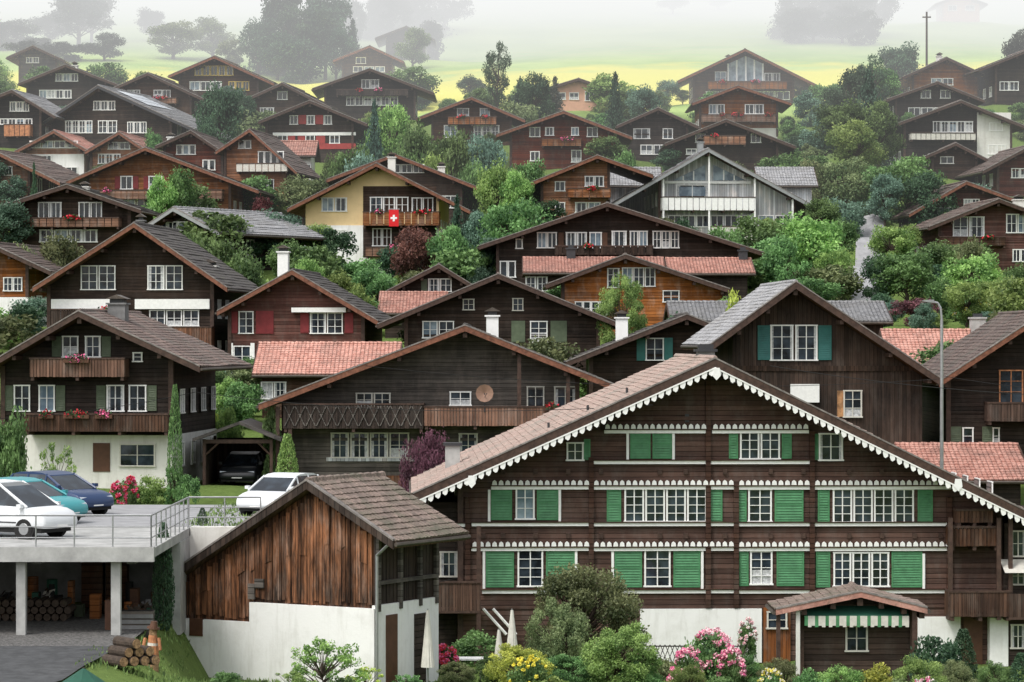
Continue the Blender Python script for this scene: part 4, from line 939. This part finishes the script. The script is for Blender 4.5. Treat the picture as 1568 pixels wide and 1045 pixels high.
# ------------------------------------------------------------ VEGETATION
def leaves_mesh(C,U,V,shade):
    n=len(C); vs=np.empty((n,4,3)); vs[:,0]=C+U; vs[:,1]=C+V; vs[:,2]=C-U; vs[:,3]=C-V
    return vs.reshape(-1,3),np.repeat(shade,4)
def rand_frames(n,sz,droop=0.):
    u=rng.normal(size=(n,3)); u[:,2]-=droop; u/=np.linalg.norm(u,axis=1)[:,None]
    w=rng.normal(size=(n,3)); w-= (w*u).sum(1)[:,None]*u; w/=np.linalg.norm(w,axis=1)[:,None]
    s_=sz*rng.uniform(.6,1.3,(n,1)); return u*s_,w*s_*.55
PROTO={}
def proto(kind,seed,leafmat):
    key=(kind,seed,leafmat)
    if key in PROTO: return PROTO[key]
    base=(kind,seed)
    if base in PROTO: me=PROTO[base].copy()
    else:
        global rng
        rng=np.random.default_rng(seed*17+len(kind)*101)
        tb=MB(); Cs=[];Us=[];Vs=[];Ss=[]
        if kind=='con':
            tb.cyl((0,0,0),(0,0,.97),.022,.004,'bark',7)
            for z in np.linspace(.06,.985,30):
                R=.5*(1-z)**.75*rng.uniform(.75,1.1)+.015; nb=int(9*(1-z))+5
                for a_ in rng.uniform(0,6.28,nb):
                    r_=R*rng.uniform(.65,1.1); m_=int(14+50*r_)
                    t=rng.uniform(.1,1,m_)
                    C=np.stack([np.cos(a_)*r_*t,np.sin(a_)*r_*t,z-.10*t*r_*2+.02*rng.normal(size=m_)],1)+rng.normal(size=(m_,3))*.012*np.array([2,2,.6])
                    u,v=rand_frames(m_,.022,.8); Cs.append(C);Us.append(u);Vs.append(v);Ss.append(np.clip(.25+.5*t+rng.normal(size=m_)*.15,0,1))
        elif kind=='cyp':
            tb.cyl((0,0,0),(0,0,.9),.02,.005,'bark',6); m_=4000
            z=rng.uniform(.02,1,m_); R=.5*np.sin(np.clip(z,0,1)**.6*3.0)**.7*rng.uniform(.7,1.05,m_); a_=rng.uniform(0,6.28,m_)
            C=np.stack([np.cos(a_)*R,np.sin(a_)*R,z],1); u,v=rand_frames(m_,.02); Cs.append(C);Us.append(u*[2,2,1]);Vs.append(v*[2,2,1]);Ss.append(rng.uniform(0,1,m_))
        else:
            par={'round':(.57,.43,50,140,.022,.085),'tall':(.54,.46,44,150,.018,.085),'shrub':(.45,.52,30,130,.032,.10),'fine':(.56,.44,90,260,.0125,.06),'sprig':(.5,.5,60,60,.020,.045),'poplar':(.52,.47,50,110,.016,.06)}[kind]
            cz,rz_,nc,nl,ls,cr=par
            if kind not in('shrub','sprig'): tb.cyl((0,0,-.03),(.01,0,.3),.03,.022,'bark',8)
            lob=rng.normal(size=(6,3)); lob/=np.linalg.norm(lob,axis=1)[:,None]; la=rng.uniform(-.34,.18,6)
            for i in range(nc):
                dv=rng.normal(size=3); dv/=np.linalg.norm(dv)
                k=1+sum(la[j]*max(0,dv@lob[j])**3 for j in range(6))
                if kind=='poplar': k*=rng.uniform(.7,1.1)
                rr=rng.uniform(.35,1)**.5*k
                c=np.array([dv[0]*(.5-cr)*rr,dv[1]*(.5-cr)*rr,cz+dv[2]*(rz_-cr*.7)*rr])
                if kind not in('shrub',) :
                    tb.cyl((0.01,0,max(.12,min(.45,c[2]-.2))),tuple(c),.010,.002,'bark',5)
                crr=cr*rng.uniform(.6,1.5); m_=int(nl*rng.uniform(.6,1.3)*(crr/cr)**1.4)
                dd=rng.normal(size=(m_,3)); dd/=np.linalg.norm(dd,axis=1)[:,None]
                q=rng.uniform(.2,1,(m_,1))**.45*crr*1.25; C=c+dd*q*np.array([1.15,1.15,.8])+rng.normal(size=(m_,3))*crr*.18
                u,v=rand_frames(m_,ls,.2); Cs.append(C);Us.append(u);Vs.append(v)
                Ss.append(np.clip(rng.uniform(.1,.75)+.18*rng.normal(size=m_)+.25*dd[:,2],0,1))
        C=np.concatenate(Cs);U=np.concatenate(Us);V=np.concatenate(Vs);S=np.concatenate(Ss)
        C[:,2]=np.maximum(C[:,2],.01)
        lv,sh=leaves_mesh(C,U,V,S); nb_=len(tb.v); nf=len(tb.f)
        verts=tb.v+lv.tolist(); fa=tb.f+(np.arange(len(lv)).reshape(-1,4)+nb_).tolist()
        me=bpy.data.meshes.new('tree_'+kind); me.from_pydata(verts,[],fa)
        me.materials.append(M['bark']); me.materials.append(M[leafmat])
        mi=np.ones(len(fa),dtype=np.int32); mi[:nf]=0; me.polygons.foreach_set('material_index',mi)
        at_=me.attributes.new('shade','FLOAT','POINT'); at_.data.foreach_set('value',np.concatenate([np.zeros(nb_),sh]).astype(np.float32))
        PROTO[base]=me; me=me.copy()
    me.materials[1]=M[leafmat]; PROTO[key]=me; return me
def tree(px,top,wpx,d,kind,lm,name=None,parent=None):
    x=(px-CX)/F*d; z0=hz(x,d); H=max(.6,(CY-top)/F*d-z0); Wm=wpx/F*d
    if name is None: name={'con':'conifer_tree','cyp':'cypress_tree','shrub':'garden_shrub','sprig':'garden_shrub','poplar':'slender_tree'}.get(kind,'deciduous_tree')
    o=bpy.data.objects.new(name,proto(kind,random.randint(1,4),lm)); o.location=(x,d,z0-.1)
    o.rotation_euler[2]=random.uniform(0,6.28); o.scale=(Wm,Wm,H+.1); link(o,parent); return o
G='leaf_green';DK='leaf_dark';LT='leaf_light';CO='leaf_con';OL='leaf_olive';DU='leaf_dull';BL='leaf_blue';YE='leaf_yellow'
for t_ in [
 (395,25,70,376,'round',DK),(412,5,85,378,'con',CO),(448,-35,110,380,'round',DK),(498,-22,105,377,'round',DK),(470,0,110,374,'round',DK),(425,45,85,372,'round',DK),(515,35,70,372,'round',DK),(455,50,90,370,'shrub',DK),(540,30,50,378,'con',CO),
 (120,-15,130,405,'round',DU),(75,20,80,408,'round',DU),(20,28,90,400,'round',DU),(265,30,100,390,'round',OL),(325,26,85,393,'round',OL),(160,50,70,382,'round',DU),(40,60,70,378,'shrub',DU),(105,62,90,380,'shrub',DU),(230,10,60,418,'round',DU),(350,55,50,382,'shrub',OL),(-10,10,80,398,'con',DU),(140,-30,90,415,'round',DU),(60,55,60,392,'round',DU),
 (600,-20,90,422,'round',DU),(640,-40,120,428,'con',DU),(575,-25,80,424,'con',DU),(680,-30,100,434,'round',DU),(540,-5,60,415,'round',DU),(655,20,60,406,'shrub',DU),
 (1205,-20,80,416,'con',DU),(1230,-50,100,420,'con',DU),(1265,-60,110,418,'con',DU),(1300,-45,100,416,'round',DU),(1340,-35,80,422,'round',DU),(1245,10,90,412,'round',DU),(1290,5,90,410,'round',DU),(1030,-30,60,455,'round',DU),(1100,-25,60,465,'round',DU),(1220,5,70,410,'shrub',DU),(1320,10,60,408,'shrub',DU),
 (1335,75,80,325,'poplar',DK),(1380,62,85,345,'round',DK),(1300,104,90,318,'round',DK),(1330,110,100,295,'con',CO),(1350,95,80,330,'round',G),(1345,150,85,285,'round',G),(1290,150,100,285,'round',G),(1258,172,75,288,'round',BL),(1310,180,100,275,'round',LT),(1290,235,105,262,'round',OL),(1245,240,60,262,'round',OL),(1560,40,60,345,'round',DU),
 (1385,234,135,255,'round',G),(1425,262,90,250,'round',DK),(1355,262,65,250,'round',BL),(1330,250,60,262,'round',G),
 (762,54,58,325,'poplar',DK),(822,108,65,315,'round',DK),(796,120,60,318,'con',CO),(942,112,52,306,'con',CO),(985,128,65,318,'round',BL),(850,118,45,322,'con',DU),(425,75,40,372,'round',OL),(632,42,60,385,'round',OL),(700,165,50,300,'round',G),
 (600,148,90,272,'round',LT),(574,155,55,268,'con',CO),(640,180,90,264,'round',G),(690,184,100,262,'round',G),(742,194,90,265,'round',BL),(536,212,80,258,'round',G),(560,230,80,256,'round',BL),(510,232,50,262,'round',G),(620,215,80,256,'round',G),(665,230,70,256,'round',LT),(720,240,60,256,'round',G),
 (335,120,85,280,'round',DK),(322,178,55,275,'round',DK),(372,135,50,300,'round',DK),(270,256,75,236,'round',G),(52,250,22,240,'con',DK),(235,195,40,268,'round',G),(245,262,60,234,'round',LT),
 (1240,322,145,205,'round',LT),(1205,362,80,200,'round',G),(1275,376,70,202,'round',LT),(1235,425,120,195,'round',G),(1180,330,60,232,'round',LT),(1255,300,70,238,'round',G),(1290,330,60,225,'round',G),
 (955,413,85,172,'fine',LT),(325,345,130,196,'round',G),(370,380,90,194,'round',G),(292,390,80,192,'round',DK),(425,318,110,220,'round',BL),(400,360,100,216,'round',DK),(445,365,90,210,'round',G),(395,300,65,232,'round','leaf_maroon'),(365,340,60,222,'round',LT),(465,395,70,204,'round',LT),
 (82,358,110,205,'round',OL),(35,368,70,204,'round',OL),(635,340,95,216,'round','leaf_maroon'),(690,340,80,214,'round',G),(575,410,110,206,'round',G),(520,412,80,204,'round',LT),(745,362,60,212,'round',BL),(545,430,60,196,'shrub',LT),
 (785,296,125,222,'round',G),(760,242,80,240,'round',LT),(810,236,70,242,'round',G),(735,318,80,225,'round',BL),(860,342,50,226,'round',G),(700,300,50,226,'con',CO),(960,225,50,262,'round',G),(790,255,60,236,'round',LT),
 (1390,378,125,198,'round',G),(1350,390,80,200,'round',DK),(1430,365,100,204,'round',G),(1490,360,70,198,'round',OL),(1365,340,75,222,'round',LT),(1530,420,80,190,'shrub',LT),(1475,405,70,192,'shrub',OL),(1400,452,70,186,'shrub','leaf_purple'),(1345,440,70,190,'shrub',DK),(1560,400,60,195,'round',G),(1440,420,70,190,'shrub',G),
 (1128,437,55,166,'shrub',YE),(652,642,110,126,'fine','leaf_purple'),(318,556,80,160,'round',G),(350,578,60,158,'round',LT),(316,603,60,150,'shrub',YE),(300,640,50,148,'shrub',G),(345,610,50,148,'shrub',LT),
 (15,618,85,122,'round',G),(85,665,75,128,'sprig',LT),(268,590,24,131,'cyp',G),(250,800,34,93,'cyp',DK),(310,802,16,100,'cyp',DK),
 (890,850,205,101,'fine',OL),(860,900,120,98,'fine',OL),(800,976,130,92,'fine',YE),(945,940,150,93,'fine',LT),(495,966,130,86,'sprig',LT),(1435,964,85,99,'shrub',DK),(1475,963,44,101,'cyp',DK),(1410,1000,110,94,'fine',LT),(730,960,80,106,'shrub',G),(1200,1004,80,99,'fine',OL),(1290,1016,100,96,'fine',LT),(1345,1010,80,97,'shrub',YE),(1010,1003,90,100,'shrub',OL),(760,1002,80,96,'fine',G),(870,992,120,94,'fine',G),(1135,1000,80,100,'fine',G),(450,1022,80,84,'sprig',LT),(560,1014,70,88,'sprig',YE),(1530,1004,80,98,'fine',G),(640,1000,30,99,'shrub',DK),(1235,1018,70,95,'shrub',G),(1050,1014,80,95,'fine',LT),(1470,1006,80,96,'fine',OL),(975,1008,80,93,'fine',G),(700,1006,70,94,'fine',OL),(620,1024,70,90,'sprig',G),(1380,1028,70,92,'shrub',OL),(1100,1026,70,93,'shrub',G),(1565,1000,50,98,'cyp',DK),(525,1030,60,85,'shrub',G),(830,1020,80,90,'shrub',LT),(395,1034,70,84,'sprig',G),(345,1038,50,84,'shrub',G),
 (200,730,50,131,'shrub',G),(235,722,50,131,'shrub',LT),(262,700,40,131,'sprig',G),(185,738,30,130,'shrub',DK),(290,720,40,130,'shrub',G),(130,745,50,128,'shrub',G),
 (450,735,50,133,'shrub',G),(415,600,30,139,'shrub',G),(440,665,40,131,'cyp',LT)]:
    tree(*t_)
mass=empty('garden_shrubs_mass'); rs=random.Random(5); cnt=0; tries=0
while cnt<540 and tries<9000:
    tries+=1; d=rs.uniform(145,345); x=rs.uniform(-.19,.19)*d
    if any((x-a_)**2+(d-b_)**2<r_*r_ for a_,b_,r_ in FOOT): continue
    if abs(x-(1330-CX)/F*d)<1.8 and 195<d<258: continue
    hh=rs.uniform(.9,2.6) if rs.random()<.7 else rs.uniform(2.5,4.8)
    z0=hz(x,d); px=x/d*F+CX; top_=CY-(z0+hh)/d*F
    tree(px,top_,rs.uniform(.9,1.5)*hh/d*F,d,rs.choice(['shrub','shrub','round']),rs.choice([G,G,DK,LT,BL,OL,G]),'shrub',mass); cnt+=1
NB=30000; bx_=rng.uniform(-17,20,NB); by_=rng.uniform(80,114,NB)
keep=~((bx_<-11.2)&(by_>84.4))&~((bx_<-12.0)&(by_<84.4)); bx_=bx_[keep]; by_=by_[keep]; n=len(bx_); bz_=height(bx_,by_)
Cn=np.stack([bx_,by_,bz_+.05],1); hgt=rng.uniform(.06,.22,(n,1)); ang=rng.uniform(0,6.28,n)
up_=np.stack([rng.normal(size=n)*.25,rng.normal(size=n)*.25,np.ones(n)],1)*hgt*.6; sd=np.stack([np.cos(ang),np.sin(ang),np.zeros(n)],1)*.03
lv,sh=leaves_mesh(Cn,up_,sd,rng.uniform(0,1,n))
me=bpy.data.meshes.new('lawn_grass'); me.from_pydata(lv.tolist(),[],np.arange(len(lv)).reshape(-1,4).tolist()); me.materials.append(M['leaf_grass'])
at_=me.attributes.new('shade','FLOAT','POINT'); at_.data.foreach_set('value',sh.astype(np.float32)); link(bpy.data.objects.new('lawn_grass',me))
def flowerbush(px,top,wpx,d,mats,ball=.11):
    o=tree(px,top,wpx,d,'shrub',G,'flowering_bush'); x,y,z=o.location; H=o.scale[2]; Wm=o.scale[0]; b=MB()
    for i in range(38):
        a_=random.uniform(0,6.28); e_=random.uniform(.05,1.4); r_=Wm*.5
        c=(math.cos(a_)*math.cos(e_)*r_,math.sin(a_)*math.cos(e_)*r_,H*.45+math.sin(e_)*H*.5)
        b.tufts(c,(ball,)*3,30,mats,.04)
    q=b.build('blossoms',None,(x,y,z)); q.parent=o; q.matrix_parent_inverse=Matrix.LocRotScale(o.location,o.rotation_euler,o.scale).inverted()
flowerbush(1090,958,85,100,['fl_pink','fl_lpink','fl_lpink'],.13); flowerbush(682,985,40,99,['fl_pink','fl_red'],.10); flowerbush(1145,942,30,112.5,['fl_white','fl_lpink'],.07)
flowerbush(180,732,26,127,['fl_pink','fl_red'],.08); flowerbush(1490,455,60,182,['fl_yellow','fl_white'],.12); flowerbush(810,1000,70,90,['fl_yellow','fl_yellow'],.05); flowerbush(1050,990,50,98,['fl_pink','fl_lpink'],.09); flowerbush(200,725,22,129,['fl_red','fl_pink'],.07); flowerbush(1180,1020,50,95,['fl_white','fl_yellow'],.05); flowerbush(1420,1030,60,91,['fl_white','fl_pink'],.05); flowerbush(1120,985,40,99,['fl_lpink','fl_pink'],.1)
# ------------------------------------------------------------ FOG
def fog(name,y0,y1,dens,L,zlo,zhi):
    m=bpy.data.materials.new(name); m.use_nodes=True; nt=m.node_tree; nt.nodes.clear()
    ab=nd(nt,'ShaderNodeVolumeAbsorption',{'Color':(0,0,0,1),'Density':dens}); em=nd(nt,'ShaderNodeEmission',{'Color':(L[0],L[1],L[2],1),'Strength':dens})  # fog glows by its own emission in place of scattered skylight
    ad=nd(nt,'ShaderNodeAddShader'); nt.links.new(ab.outputs[0],ad.inputs[0]); nt.links.new(em.outputs[0],ad.inputs[1])
    out=nd(nt,'ShaderNodeOutputMaterial'); nt.links.new(ad.outputs[0],out.inputs['Volume'])
    b=MB(); M[name]=m; b.box(-900,900,y0,y1,zlo,zhi,name); return b.build('emissive_fog')
fc_=(.95,.96,.96)
fog('mist1',235,329.9,.0010,fc_,-20,100); fog('mist2',330,384.9,.0065,fc_,-5,120); fog('mist3',385,434.9,.022,fc_,0,140); fog('mist4',435,2500,.05,fc_,5,170)
# ------------------------------------------------------------ WORLD, SUN, CAMERA
w=bpy.data.worlds.new('World'); scene.world=w; w.use_nodes=True; nt=w.node_tree
sky=nt.nodes.new('ShaderNodeTexSky'); sky.sky_type='NISHITA'; sky.sun_disc=False; sky.dust_density=4; sky.air_density=1.5
hs=nd(nt,'ShaderNodeHueSaturation',{'Saturation':.25,'Value':1.4,'Color':sky.outputs[0]})
nt.links.new(hs.outputs[0],nt.nodes['Background'].inputs[0]); nt.nodes['Background'].inputs[1].default_value=.15
ld=bpy.data.lights.new('sun','SUN'); ld.energy=1.5; ld.angle=math.radians(12); ld.color=(1,.96,.90)
so=bpy.data.objects.new('sun',ld); link(so)
dirv=Vector((-.45,-.55,1.0)).normalized(); so.rotation_euler=dirv.to_track_quat('Z','Y').to_euler()
sky.sun_elevation=math.asin(dirv.z); sky.sun_rotation=math.atan2(dirv.x,dirv.y)
cd=bpy.data.cameras.new('camera'); cd.lens=36*F/1568; cd.sensor_width=36; cd.clip_end=6000; cd.clip_start=1
co=bpy.data.objects.new('camera',cd); co.location=(0,0,0); co.rotation_euler=(math.pi/2,0,0); link(co); scene.camera=co
scene.view_settings.view_transform='Standard'; scene.view_settings.look='None'; scene.view_settings.exposure=0
print('objects',len(bpy.data.objects))
